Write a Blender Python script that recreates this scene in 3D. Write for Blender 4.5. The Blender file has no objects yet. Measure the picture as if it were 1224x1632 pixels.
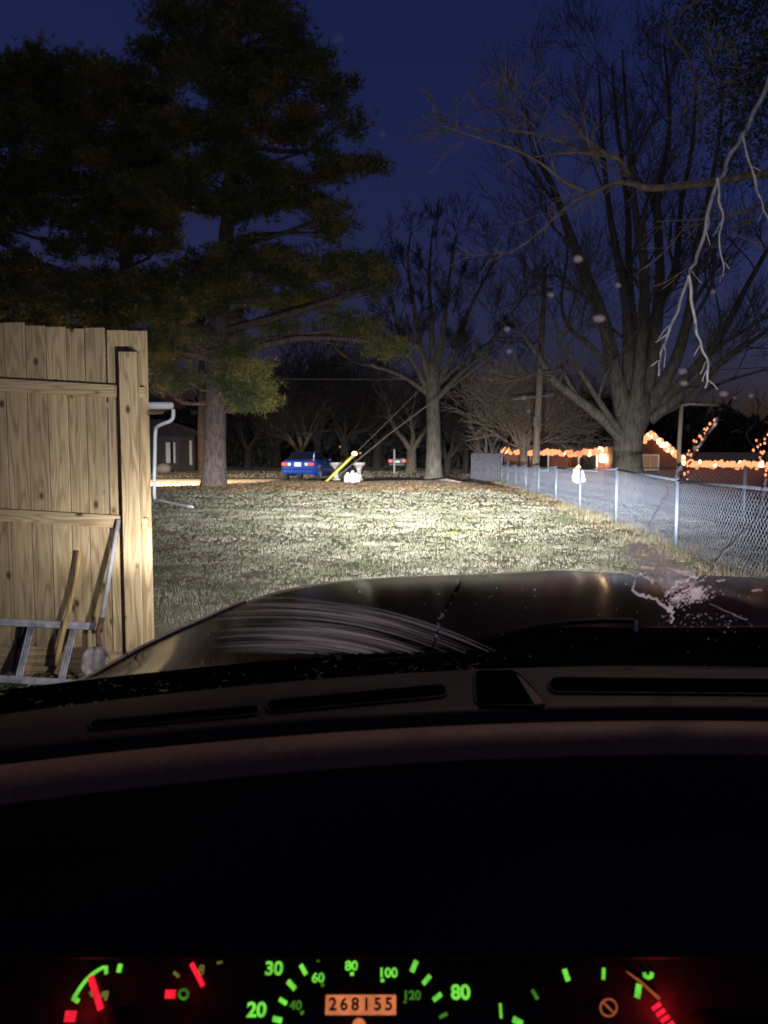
import bpy, math, random
import numpy as np
from mathutils import Vector, noise
R = random.Random(7)
rad = math.radians
scene = bpy.context.scene
C = scene.collection

# ------------------------------------------------------------------ camera
F = 1210.0                       # focal length in photo pixels (1224 x 1632)
PITCH = math.atan(88 / F)
CAMZ = 1.38
cam = bpy.data.cameras.new('camera'); camo = bpy.data.objects.new('camera', cam); C.objects.link(camo)
camo.location = (0, 0, CAMZ); camo.rotation_euler = (math.pi / 2 - PITCH, 0, 0)
cam.sensor_fit = 'VERTICAL'; cam.sensor_height = 24; cam.lens = F / 1632 * 24
cam.clip_start = 0.02; cam.clip_end = 3000
cam.dof.use_dof = True; cam.dof.focus_distance = 2.3; cam.dof.aperture_fstop = 4.6
scene.camera = camo

# ------------------------------------------------------------------ sky, added fill sun, exposure
SUN_EL, SUN_ROT = rad(48), rad(25)
w = bpy.data.worlds.new('World'); scene.world = w; w.use_nodes = True
nt = w.node_tree; nt.nodes.clear()
out = nt.nodes.new('ShaderNodeOutputWorld'); bg = nt.nodes.new('ShaderNodeBackground')
sky = nt.nodes.new('ShaderNodeTexSky'); sky.sky_type = 'NISHITA'; sky.sun_disc = False
sky.sun_elevation = rad(-2.0); sky.sun_rotation = rad(100)
mul = nt.nodes.new('ShaderNodeMix'); mul.data_type = 'RGBA'; mul.blend_type = 'MULTIPLY'
mul.inputs[0].default_value = 1.0; mul.inputs[7].default_value = (0.45, 0.56, 1.95, 1)
nt.links.new(sky.outputs[0], mul.inputs[6]); nt.links.new(mul.outputs[2], bg.inputs[0])
bg.inputs[1].default_value = 0.25
nt.links.new(bg.outputs[0], out.inputs[0])
sun = bpy.data.lights.new('fill_sun', 'SUN'); suno = bpy.data.objects.new('fill_sun', sun); C.objects.link(suno)
sun.energy = 0.45; sun.angle = rad(12); sun.color = (1.0, 0.78, 0.66)  # warm fill added to light the dash, bonnet and cracked glass
d = Vector((math.sin(SUN_ROT) * math.cos(SUN_EL), math.cos(SUN_ROT) * math.cos(SUN_EL), math.sin(SUN_EL)))
suno.rotation_euler = (-d).to_track_quat('-Z', 'Y').to_euler()
scene.view_settings.view_transform = 'Standard'; scene.view_settings.look = 'None'
scene.view_settings.exposure = 0.0; scene.view_settings.gamma = 1.0
scene.view_settings.use_curve_mapping = False
scene.render.engine = 'CYCLES'
scene.cycles.max_bounces = 6; scene.cycles.transparent_max_bounces = 16
scene.cycles.sample_clamp_indirect = 2.0

# ------------------------------------------------------------------ placing helpers
def ray(px, py):
    x = (px - 612) / F; z = -(py - 816) / F
    return Vector((x, math.cos(PITCH) + z * math.sin(PITCH), z * math.cos(PITCH) - math.sin(PITCH)))
def W(px, py, Y):
    r = ray(px, py); return Vector((0, 0, CAMZ)) + r * (Y / r.y)
def X_(px, Y): return (px - 612) / F * Y * 1.0
def S(a, b, x):
    t = max(0.0, min(1.0, (x - a) / (b - a))); return t * t * (3 - 2 * t)
def fence_x(y): return 3.57 + 0.0678 * y
def zt(x, y):
    z = 0.22 * S(20, 33, y) * (1 - S(2.5, 6, x))
    z += 0.06 * S(11, 16, y) * S(2, 5, x) * (1 - S(20, 30, y))
    z -= 1.15 * S(0.4, 4.0, x - fence_x(y)) * S(18, 36, y)
    z -= .20 * S(-1.2, -1.9, x) * S(7, 5.6, y) * S(3.0, 4.4, y)
    z += 0.03 * noise.noise(Vector((x * .35, y * .35, 0)))
    return z
def lerp_list(tab, x):
    if x <= tab[0][0]:
        a, b = tab[0], tab[1]
    elif x >= tab[-1][0]:
        a, b = tab[-2], tab[-1]
    else:
        for a, b in zip(tab, tab[1:]):
            if a[0] <= x <= b[0]: break
    t = (x - a[0]) / (b[0] - a[0])
    return [p + (q - p) * t for p, q in zip(a[1:], b[1:])]

# ------------------------------------------------------------------ mesh building
class MB:
    def __init__(s): s.v = []; s.f = []; s.mi = []; s.smooth = True
    def add(s, vs, fs, m=0):
        o = len(s.v); s.v.extend([tuple(v) for v in vs])
        s.f.extend([tuple(i + o for i in f) for f in fs]); s.mi.extend([m] * len(fs))
    def box(s, c, size, rot=None, m=0, bev=0.0):
        hx, hy, hz = [k / 2 for k in size]
        if bev > 0:
            b = min(bev, hx * .9, hy * .9, hz * .9); vs = []; ix = {}
            for sx in (-1, 1):
                for sy in (-1, 1):
                    for sz in (-1, 1):
                        for ax, p in enumerate(((hx, hy - b, hz - b), (hx - b, hy, hz - b), (hx - b, hy - b, hz))):
                            ix[(sx, sy, sz, ax)] = len(vs); vs.append(Vector((p[0] * sx, p[1] * sy, p[2] * sz)))
            fs = []
            def q(*k):
                f = [ix[i] for i in k]
                n = (vs[f[1]] - vs[f[0]]).cross(vs[f[2]] - vs[f[0]])
                cc = sum((vs[i] for i in f), Vector()) / len(f)
                fs.append(f if n.dot(cc) > 0 else f[::-1])
            for g in (-1, 1):
                q((g, -1, -1, 0), (g, 1, -1, 0), (g, 1, 1, 0), (g, -1, 1, 0))
                q((-1, g, -1, 1), (1, g, -1, 1), (1, g, 1, 1), (-1, g, 1, 1))
                q((-1, -1, g, 2), (1, -1, g, 2), (1, 1, g, 2), (-1, 1, g, 2))
                for h in (-1, 1):
                    q((g, h, -1, 0), (g, h, 1, 0), (g, h, 1, 1), (g, h, -1, 1))
                    q((g, -1, h, 0), (g, 1, h, 0), (g, 1, h, 2), (g, -1, h, 2))
                    q((-1, g, h, 1), (1, g, h, 1), (1, g, h, 2), (-1, g, h, 2))
                    for k in (-1, 1): q((g, h, k, 0), (g, h, k, 1), (g, h, k, 2))
        else:
            vs = [Vector((x, y, z)) for x in (-hx, hx) for y in (-hy, hy) for z in (-hz, hz)]
            fs = [(0, 1, 3, 2), (4, 6, 7, 5), (0, 4, 5, 1), (2, 3, 7, 6), (0, 2, 6, 4), (1, 5, 7, 3)]
        if rot is not None: vs = [rot @ v for v in vs]
        s.add([v + Vector(c) for v in vs], fs, m)
    def beam(s, a, b, wd, th, up=Vector((0, 0, 1)), m=0, bev=0.0):
        a = Vector(a); b = Vector(b); y = (b - a); L = y.length; y.normalize()
        x = y.cross(up).normalized(); z = x.cross(y)
        from mathutils import Matrix
        M = Matrix((x, y, z)).transposed()
        s.box((a + b) / 2, (wd, L, th), M, m, bev)
    def tube(s, pts, rs, n=6, m=0, cap=True):
        pts = [Vector(p) for p in pts]
        if not hasattr(rs, '__len__'): rs = [rs] * len(pts)
        o = len(s.v); k = len(pts); u = None
        for i, p in enumerate(pts):
            t = (pts[min(i + 1, k - 1)] - pts[max(i - 1, 0)])
            if t.length < 1e-9: t = Vector((0, 0, 1))
            t.normalize()
            if u is None:
                u = t.orthogonal().normalized()
            else:
                u = (u - t * u.dot(t))
                if u.length < 1e-6: u = t.orthogonal()
                u.normalize()
            v = t.cross(u)
            for j in range(n):
                a = 2 * math.pi * j / n
                s.v.append(tuple(p + (u * math.cos(a) + v * math.sin(a)) * rs[i]))
        for i in range(k - 1):
            for j in range(n):
                a = o + i * n + j; b = o + i * n + (j + 1) % n
                s.f.append((a, b, b + n, a + n)); s.mi.append(m)
        if cap:
            s.f.append(tuple(o + j for j in range(n))[::-1]); s.mi.append(m)
            s.f.append(tuple(o + (k - 1) * n + j for j in range(n))); s.mi.append(m)
    def lathe(s, prof, c=(0, 0, 0), n=16, m=0):
        o = len(s.v); c = Vector(c)
        for r, z in prof:
            for j in range(n):
                a = 2 * math.pi * j / n
                s.v.append((c.x + r * math.cos(a), c.y + r * math.sin(a), c.z + z))
        for i in range(len(prof) - 1):
            for j in range(n):
                a = o + i * n + j; b = o + i * n + (j + 1) % n
                s.f.append((a, b, b + n, a + n)); s.mi.append(m)
        s.f.append(tuple(o + j for j in range(n))[::-1]); s.mi.append(m)
        s.f.append(tuple(o + (len(prof) - 1) * n + j for j in range(n))); s.mi.append(m)
    def ball(s, c, r, n=8, m=0, sq=(1, 1, 1)):
        c = Vector(c); pr = []
        o = len(s.v); k = n // 2
        s.v.append((c.x, c.y, c.z - r * sq[2]))
        for i in range(1, k):
            a = -math.pi / 2 + math.pi * i / k
            for j in range(n):
                b = 2 * math.pi * j / n
                s.v.append((c.x + r * sq[0] * math.cos(a) * math.cos(b), c.y + r * sq[1] * math.cos(a) * math.sin(b), c.z + r * sq[2] * math.sin(a)))
        s.v.append((c.x, c.y, c.z + r * sq[2])); top = len(s.v) - 1
        for j in range(n):
            s.f.append((o, o + 1 + (j + 1) % n, o + 1 + j)); s.mi.append(m)
            s.f.append((top, top - n + j, top - n + (j + 1) % n)); s.mi.append(m)
        for i in range(k - 2):
            for j in range(n):
                a = o + 1 + i * n + j; b = o + 1 + i * n + (j + 1) % n
                s.f.append((a, b, b + n, a + n)); s.mi.append(m)
    def grid(s, rows, m=0):
        o = len(s.v); n = len(rows[0])
        for r in rows: s.v.extend([tuple(p) for p in r])
        for i in range(len(rows) - 1):
            for j in range(n - 1):
                a = o + i * n + j; s.f.append((a, a + 1, a + n + 1, a + n)); s.mi.append(m)
    def build(s, name, mats, parent=None, smooth=False, **k):
        me = bpy.data.meshes.new(name); me.from_pydata(s.v, [], s.f)
        if not isinstance(mats, (list, tuple)): mats = [mats]
        for mm in mats: me.materials.append(mm)
        if len(mats) > 1: me.polygons.foreach_set('material_index', s.mi)
        if smooth: me.polygons.foreach_set('use_smooth', [True] * len(me.polygons))
        me.update()
        ob = bpy.data.objects.new(name, me); C.objects.link(ob)
        if parent is not None:
            ob.parent = parent; ob.matrix_parent_inverse = Matrix.Translation(-Vector(parent.location))
        tag(ob, **k); return ob
from mathutils import Matrix
def npmesh(name, verts, tris, mat, parent=None, mi=None, **k):
    me = bpy.data.meshes.new(name)
    me.vertices.add(len(verts)); me.vertices.foreach_set('co', verts.astype(np.float32).ravel())
    n = len(tris); kk = tris.shape[1]
    me.loops.add(n * kk); me.loops.foreach_set('vertex_index', tris.astype(np.int32).ravel())
    me.polygons.add(n); me.polygons.foreach_set('loop_start', np.arange(0, n * kk, kk, dtype=np.int32))
    if not isinstance(mat, (list, tuple)): mat = [mat]
    for m_ in mat: me.materials.append(m_)
    if mi is not None: me.polygons.foreach_set('material_index', mi.astype(np.int32))
    me.update(calc_edges=True); me.validate()
    ob = bpy.data.objects.new(name, me); C.objects.link(ob)
    if parent is not None:
        ob.parent = parent; ob.matrix_parent_inverse = Matrix.Translation(-Vector(parent.location))
    tag(ob, **k); return ob
def tag(o, label=None, cat=None, group=None, kind=None):
    if label: o['label'] = label
    if cat: o['category'] = cat
    if group: o['group'] = group
    if kind: o['kind'] = kind
def thing(name, loc, label, cat, group=None):
    o = bpy.data.objects.new(name, None); o.empty_display_size = .2; o.location = loc; C.objects.link(o)
    tag(o, label, cat, group); return o

# ------------------------------------------------------------------ materials
def mat(name, col, rough=.8, metal=0.0, noise_scale=None, amt=.3, col2=None, bump=0.0, bscale=None, stretch=None, coat=0.0, spec=.5, detail=5):
    m = bpy.data.materials.new(name); m.use_nodes = True; n = m.node_tree; b = n.nodes['Principled BSDF']
    b.inputs['Base Color'].default_value = (*col, 1); b.inputs['Roughness'].default_value = rough
    b.inputs['Metallic'].default_value = metal; b.inputs['Coat Weight'].default_value = coat
    b.inputs['Specular IOR Level'].default_value = spec
    if noise_scale:
        tc = n.nodes.new('ShaderNodeTexCoord'); mp = n.nodes.new('ShaderNodeMapping')
        if stretch: mp.inputs['Scale'].default_value = stretch
        ns = n.nodes.new('ShaderNodeTexNoise'); ns.inputs['Scale'].default_value = noise_scale; ns.inputs['Detail'].default_value = detail
        rp = n.nodes.new('ShaderNodeValToRGB')
        c2 = col2 or tuple(c * (1 - amt) for c in col)
        rp.color_ramp.elements[0].color = (*c2, 1); rp.color_ramp.elements[1].color = (*[min(1, c * (1 + amt * .6)) for c in col], 1)
        rp.color_ramp.elements[0].position = .32; rp.color_ramp.elements[1].position = .68
        n.links.new(tc.outputs['Object'], mp.inputs[0]); n.links.new(mp.outputs[0], ns.inputs[0])
        n.links.new(ns.outputs[0], rp.inputs[0]); n.links.new(rp.outputs[0], b.inputs['Base Color'])
        if bump:
            nb = ns
            if bscale:
                nb = n.nodes.new('ShaderNodeTexNoise'); nb.inputs['Scale'].default_value = bscale; nb.inputs['Detail'].default_value = 6
                n.links.new(mp.outputs[0], nb.inputs[0])
            bp = n.nodes.new('ShaderNodeBump'); bp.inputs['Strength'].default_value = bump; bp.inputs['Distance'].default_value = .03
            n.links.new(nb.outputs[0], bp.inputs['Height']); n.links.new(bp.outputs[0], b.inputs['Normal'])
    return m
def emit(name, col, s=1.0, var=0.0):
    m = bpy.data.materials.new(name); m.use_nodes = True; n = m.node_tree; n.nodes.clear()
    e = n.nodes.new('ShaderNodeEmission'); o = n.nodes.new('ShaderNodeOutputMaterial')
    e.inputs[0].default_value = (*col, 1); e.inputs[1].default_value = s
    if var:
        tc = n.nodes.new('ShaderNodeTexCoord'); ns = n.nodes.new('ShaderNodeTexNoise'); ns.inputs['Scale'].default_value = 90
        mr = n.nodes.new('ShaderNodeMapRange'); mr.inputs[1].default_value = .3; mr.inputs[2].default_value = .7
        mr.inputs[3].default_value = s * (1 - var); mr.inputs[4].default_value = s * (1 + var)
        n.links.new(tc.outputs['Object'], ns.inputs[0]); n.links.new(ns.outputs[0], mr.inputs[0]); n.links.new(mr.outputs[0], e.inputs[1])
    n.links.new(e.outputs[0], o.inputs[0]); return m

def wood_mat():
    m = bpy.data.materials.new('pine_boards'); m.use_nodes = True; n = m.node_tree; L = n.links; b = n.nodes['Principled BSDF']
    N = n.nodes.new
    geo = N('ShaderNodeNewGeometry'); tc = N('ShaderNodeTexCoord')
    cmb = N('ShaderNodeCombineXYZ'); mm = N('ShaderNodeMath'); mm.operation = 'MULTIPLY'; mm.inputs[1].default_value = 37.0
    L.new(geo.outputs['Random Per Island'], mm.inputs[0])
    for i in range(3): L.new(mm.outputs[0], cmb.inputs[i])
    add = N('ShaderNodeVectorMath'); add.operation = 'ADD'; L.new(tc.outputs['Object'], add.inputs[0]); L.new(cmb.outputs[0], add.inputs[1])
    # warp -> cathedral grain
    nw = N('ShaderNodeTexNoise'); nw.inputs['Scale'].default_value = 1.6; nw.inputs['Detail'].default_value = 2
    mp0 = N('ShaderNodeMapping'); mp0.inputs['Scale'].default_value = (5.5, 5.5, .5); L.new(add.outputs[0], mp0.inputs[0]); L.new(mp0.outputs[0], nw.inputs[0])
    rings = N('ShaderNodeMath'); rings.operation = 'MULTIPLY'; rings.inputs[1].default_value = 58; L.new(nw.outputs[0], rings.inputs[0])
    sn = N('ShaderNodeMath'); sn.operation = 'SINE'; L.new(rings.outputs[0], sn.inputs[0])
    mr = N('ShaderNodeMapRange'); mr.inputs[1].default_value = -1; mr.inputs[2].default_value = 1; L.new(sn.outputs[0], mr.inputs[0])
    pw = N('ShaderNodeMath'); pw.operation = 'POWER'; pw.inputs[1].default_value = 2.6; L.new(mr.outputs[0], pw.inputs[0])
    # fine fibre
    mp1 = N('ShaderNodeMapping'); mp1.inputs['Scale'].default_value = (60, 60, 1.6); L.new(add.outputs[0], mp1.inputs[0])
    nf = N('ShaderNodeTexNoise'); nf.inputs['Scale'].default_value = 1.0; nf.inputs['Detail'].default_value = 4; L.new(mp1.outputs[0], nf.inputs[0])
    # knots
    mp2 = N('ShaderNodeMapping'); mp2.inputs['Scale'].default_value = (8.0, 8.0, 4.6); L.new(add.outputs[0], mp2.inputs[0])
    vo = N('ShaderNodeTexVoronoi'); vo.inputs['Scale'].default_value = 1.0; L.new(mp2.outputs[0], vo.inputs[0])
    kn = N('ShaderNodeMapRange'); kn.inputs[1].default_value = .06; kn.inputs[2].default_value = .2; kn.inputs[3].default_value = 1; kn.inputs[4].default_value = 0
    kn.interpolation_type = 'SMOOTHSTEP'; L.new(vo.outputs['Distance'], kn.inputs[0])
    # large stains
    ns = N('ShaderNodeTexNoise'); ns.inputs['Scale'].default_value = 2.2; ns.inputs['Detail'].default_value = 3; L.new(add.outputs[0], ns.inputs[0])
    def mix(f, a, b_, bt='MIX'):
        x = N('ShaderNodeMix'); x.data_type = 'RGBA'; x.blend_type = bt; x.clamp_factor = True
        if isinstance(f, float): x.inputs[0].default_value = f
        else: L.new(f, x.inputs[0])
        for s_, v in ((6, a), (7, b_)):
            if isinstance(v, tuple): x.inputs[s_].default_value = (*v, 1)
            else: L.new(v, x.inputs[s_])
        return x.outputs[2]
    base = mix(pw.outputs[0], (.66, .465, .27), (.30, .18, .085))
    base = mix(ns.outputs[0], base, (.48, .37, .21))
    fr = N('ShaderNodeMapRange'); fr.inputs[1].default_value = .35; fr.inputs[2].default_value = .65; fr.inputs[3].default_value = .82; fr.inputs[4].default_value = 1.08
    L.new(nf.outputs[0], fr.inputs[0])
    base = mix(1.0, base, fr.outputs[0], 'MULTIPLY')
    iv = N('ShaderNodeMapRange'); iv.inputs[3].default_value = .72; iv.inputs[4].default_value = 1.12; L.new(geo.outputs['Random Per Island'], iv.inputs[0])
    base = mix(1.0, base, iv.outputs[0], 'MULTIPLY')
    base = mix(kn.outputs[0], base, (.085, .045, .02))
    L.new(base, b.inputs['Base Color']); b.inputs['Roughness'].default_value = .75
    bp = N('ShaderNodeBump'); bp.inputs['Strength'].default_value = .35; bp.inputs['Distance'].default_value = .004
    L.new(nf.outputs[0], bp.inputs['Height']); L.new(bp.outputs[0], b.inputs['Normal'])
    return m

M = {}
M['wood'] = wood_mat()
M['soil'] = mat('dormant_lawn', (.30, .26, .17), .95, noise_scale=2.0, col2=(.15, .15, .085), bump=.8, bscale=22)
M['darkyard'] = mat('dark_yard', (.085, .075, .05), .95, noise_scale=2.5, col2=(.02, .022, .014), bump=1.0, bscale=12, detail=9)
M['asphalt'] = mat('asphalt', (.10, .095, .09), .9, noise_scale=3, amt=.3, bump=.2, bscale=60)
M['concrete'] = mat('concrete', (.45, .42, .38), .85, noise_scale=5, amt=.25, bump=.2, bscale=40)
M['bark_pine'] = mat('pine_bark', (.20, .155, .14), .95, noise_scale=5, col2=(.09, .07, .065), bump=1.0, bscale=9, stretch=(2.5, 2.5, .7))
M['bark_grey'] = mat('grey_bark', (.14, .122, .098), .95, noise_scale=4, col2=(.06, .052, .042), bump=1.0, bscale=8, stretch=(3, 3, .6))
M['bark_dark'] = mat('dark_bark', (.035, .030, .026), .95, noise_scale=4, col2=(.018, .015, .013), bump=.6, stretch=(3, 3, .6))
M['twig'] = mat('pale_twig', (.34, .27, .24), .85, noise_scale=7, col2=(.2, .15, .13))
M['galvd'] = mat('dull_strand', (.12, .11, .10), .8, noise_scale=8, amt=.2)
M['littwig'] = mat('headlit_twig', (.62, .56, .56), .8, noise_scale=9, amt=.35)  # headlight brightness put into the hanging branches' pale colour
M['galv'] = mat('galvanised_steel', (.22, .25, .33), .5, .35, noise_scale=9, amt=.2)
M['wire'] = mat('wire', (.26, .29, .37), .6, .2)
M['darkwire'] = mat('dark_wire', (.06, .055, .05), .7)
M['alum'] = mat('weathered_aluminium', (.55, .54, .57), .6, .2, noise_scale=14, col2=(.30, .29, .31), bump=.15, bscale=40)
M['handle'] = mat('ash_handle', (.5, .33, .14), .6, noise_scale=5, col2=(.36, .22, .09), stretch=(8, 8, 1))
M['greyshaft'] = mat('grey_shaft', (.38, .36, .37), .5, noise_scale=18, amt=.25)
M['rust'] = mat('rusty_socket', (.17, .07, .05), .8, noise_scale=30, amt=.5)
M['blade'] = mat('worn_steel', (.33, .29, .29), .6, .2, noise_scale=20, col2=(.15, .12, .12))
M['white'] = mat('white_paint', (.9, .9, .92), .5, noise_scale=6, amt=.12)
M['siding'] = mat('pale_siding', (.3, .29, .28), .7, noise_scale=6, amt=.12)
M['grey_siding'] = mat('grey_siding', (.08, .075, .08), .8, noise_scale=3, amt=.2)
M['shingle'] = mat('dark_shingle', (.05, .045, .045), .9, noise_scale=8, amt=.4, bump=.4)
M['darkglass'] = mat('dark_glass', (.015, .016, .02), .12)
M['roofdark'] = mat('dark_roof', (.03, .025, .025), .9, noise_scale=6, amt=.3)
M['yellow'] = mat('yellow_plastic', (.62, .55, .10), .5, noise_scale=9, amt=.15)
M['polewood'] = mat('pole_wood', (.20, .15, .115), .9, noise_scale=4, col2=(.11, .085, .065), stretch=(5, 5, .5), bump=.5)
M['rubber'] = mat('rubber', (.015, .015, .016), .7, noise_scale=30, amt=.3)
M['blue'] = mat('blue_car_paint', (.015, .055, .30), .28, .3, noise_scale=40, amt=.08, coat=.8)
M['green'] = mat('dark_green_paint', (.01, .05, .04), .4, noise_scale=8, amt=.1, coat=.4)
M['chrome'] = mat('alloy', (.5, .5, .52), .35, .8, noise_scale=20, amt=.1)
M['plate'] = mat('plate_white', (.92, .93, .95), .4, noise_scale=30, amt=.05)
M['redlens'] = mat('red_lens', (.75, .1, .06), .3, noise_scale=20, amt=.15)
M['clearlens'] = mat('clear_lens', (.85, .88, .95), .3, noise_scale=20, amt=.1)
M['tail'] = emit('lit_tail_lamp', (1, .06, .08), 5.0)
M['bulb'] = emit('warm_bulb', (1.0, .32, .14), 1.9)
M['bulbhot'] = emit('bright_bulb', (1.0, .62, .3), 4.0)
M['lamp'] = emit('lamp_glow', (1.0, .72, .42), 6.0)
M['orange'] = emit('orange_glow', (1.0, .4, .15), .8)
M['lampwarm'] = emit('lamp_warm', (1.0, .6, .3), 1.6)

def leaf_mat(name, cols, rough=.7, trans=.25, island=True):
    m = bpy.data.materials.new(name); m.use_nodes = True; n = m.node_tree; b = n.nodes['Principled BSDF']
    geo = n.nodes.new('ShaderNodeNewGeometry'); rp = n.nodes.new('ShaderNodeValToRGB')
    e = rp.color_ramp.elements
    while len(e) < len(cols): e.new(.5)
    for i, c in enumerate(cols): e[i].position = i / (len(cols) - 1); e[i].color = (*c, 1)
    if island:
        n.links.new(geo.outputs['Random Per Island'], rp.inputs[0])
    else:
        tc = n.nodes.new('ShaderNodeTexCoord'); ns = n.nodes.new('ShaderNodeTexNoise'); ns.inputs['Scale'].default_value = .9
        ns.inputs['Detail'].default_value = 4
        mr = n.nodes.new('ShaderNodeMapRange'); mr.inputs[1].default_value = .33; mr.inputs[2].default_value = .67
        ad = n.nodes.new('ShaderNodeMath'); ad.operation = 'MULTIPLY_ADD'; ad.inputs[1].default_value = .5
        sb = n.nodes.new('ShaderNodeMath'); sb.operation = 'SUBTRACT'; sb.inputs[1].default_value = .25
        n.links.new(tc.outputs['Object'], ns.inputs[0]); n.links.new(ns.outputs[0], mr.inputs[0])
        n.links.new(geo.outputs['Random Per Island'], ad.inputs[0]); n.links.new(mr.outputs[0], ad.inputs[2])
        n.links.new(ad.outputs[0], sb.inputs[0]); n.links.new(sb.outputs[0], rp.inputs[0])
    n.links.new(rp.outputs[0], b.inputs['Base Color']); b.inputs['Roughness'].default_value = rough
    return m
M['grass'] = leaf_mat('grass_blades', [(.19, .23, .12), (.33, .32, .22), (.45, .42, .31), (.56, .53, .42)], .8, island=False)
M['tallgrass'] = leaf_mat('dry_tall_grass', [(.24, .21, .13), (.46, .41, .28)])
M['leaves'] = leaf_mat('fallen_leaves', [(.26, .15, .08), (.42, .27, .14), (.6, .44, .27), (.36, .24, .14)])
M['weeds'] = leaf_mat('green_weeds', [(.06, .13, .03), (.13, .24, .06)])
M['yellowleaf'] = mat('yellow_leaf', (.75, .68, .1), .6, noise_scale=30, amt=.2)
M['orangeleaf'] = mat('orange_leaf', (.6, .3, .08), .6, noise_scale=30, amt=.2)
M['needles'] = leaf_mat('pine_needles', [(.06, .085, .04), (.14, .155, .05), (.38, .31, .09)], .7, island=False)
M['darkneedles'] = leaf_mat('dark_needles', [(.018, .024, .012), (.035, .045, .018)])
M['woods'] = leaf_mat('woodland', [(.012, .012, .010), (.03, .028, .022)])

# brick
def brick_mat():
    m = bpy.data.materials.new('red_brick'); m.use_nodes = True; n = m.node_tree; b = n.nodes['Principled BSDF']
    tc = n.nodes.new('ShaderNodeTexCoord'); mp = n.nodes.new('ShaderNodeMapping'); mp.inputs['Rotation'].default_value = (rad(90), 0, 0)
    br = n.nodes.new('ShaderNodeTexBrick'); br.inputs['Scale'].default_value = 3.5
    br.inputs['Color1'].default_value = (.17, .055, .03, 1); br.inputs['Color2'].default_value = (.11, .04, .027, 1); br.inputs['Mortar'].default_value = (.14, .11, .09, 1)
    n.links.new(tc.outputs['Object'], mp.inputs[0]); n.links.new(mp.outputs[0], br.inputs[0]); n.links.new(br.outputs[0], b.inputs['Base Color'])
    b.inputs['Roughness'].default_value = .9; return m
M['brick'] = brick_mat()

# ------------------------------------------------------------------ ground
def build_ground():
    xs = sorted(set([round(x, 3) for x in np.concatenate([np.arange(-12, 14, .4), -12 - np.cumsum(np.linspace(.6, 26, 30)), 14 + np.cumsum(np.linspace(.6, 26, 30))])]))
    ys = [float(y) for y in np.concatenate([np.arange(-6, 45, .4), 45 + np.cumsum(np.linspace(.5, 36, 36))])]
    ys = [-60.0, -20.0] + ys
    mb = MB(); mb.grid([[(x, y, zt(x, y)) for x in xs] for y in ys])
    o = mb.build('ground', M['soil'], smooth=True, kind='structure')
    # street sheet
    mb = MB(); xs2 = [float(x) for x in np.arange(-60, 60.1, .5)]
    def sheet(y0, y1, m_, name, x0=-60, x1=5.0, lift=.012, ny=14):
        mb = MB(); rows = []
        for i in range(ny + 1):
            rows.append([(x, y0 + (y1 - y0) * i / ny + .12 * math.sin(x * .6), 0) for x in np.arange(x0, x1 + .01, .4)])
        rows = [[(p[0], p[1], zt(p[0], p[1]) + lift) for p in r] for r in rows]
        mb.grid(rows); return mb.build(name, m_, smooth=True, kind='structure')
    sheet(34.2, 42.0, M['asphalt'], 'road', x1=4.6, ny=22)
    sheet(29.9, 38.5, M['concrete'], 'driveway', x0=-24, x1=-5.0, lift=.035, ny=20)
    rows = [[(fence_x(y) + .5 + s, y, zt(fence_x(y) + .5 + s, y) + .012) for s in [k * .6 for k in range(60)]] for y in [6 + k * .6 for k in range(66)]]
    mb = MB(); mb.grid(rows); mb.build('neighbour_yard_ground', M['darkyard'], smooth=True, kind='structure')  # darker sheet laid over the lawn beyond the fence
    # kerb: real step along the street
    mb = MB()
    pts = [(x, 34.05 + .12 * math.sin(x * .6)) for x in np.arange(-5.0, 4.6, .4)]
    for (x0, y0), (x1, y1) in zip(pts, pts[1:]):
        mb.beam((x0, y0, zt(x0, y0) + .03), (x1, y1, zt(x1, y1) + .03), .16, .12)
    mb.build('kerb', M['asphalt'], kind='structure')
build_ground()

def blades(name, pts, hgt, wid, matl, nb=4, spread=.05, lean=.8, seed=1, **k):
    rg = np.random.default_rng(seed); n = len(pts)
    P = np.repeat(pts, nb, axis=0); m = len(P)
    a = rg.uniform(0, 2 * np.pi, m); r = rg.uniform(0, spread, m)
    P = P + np.stack([np.cos(a) * r, np.sin(a) * r, np.zeros(m)], 1)
    b = rg.uniform(0, 2 * np.pi, m); hh = np.repeat(hgt, nb) * rg.uniform(.55, 1.15, m); ww = np.repeat(wid, nb) * .5
    ln = rg.uniform(.2, lean, m)
    side = np.stack([-np.sin(b), np.cos(b), np.zeros(m)], 1) * ww[:, None]
    tip = P + np.stack([np.cos(b) * hh * ln, np.sin(b) * hh * ln, hh], 1)
    V = np.empty((m * 3, 3)); V[0::3] = P - side; V[1::3] = P + side; V[2::3] = tip
    T = np.arange(m * 3).reshape(m, 3)
    return npmesh(name, V, T, matl, **k)
ZT = np.vectorize(zt)
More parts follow.
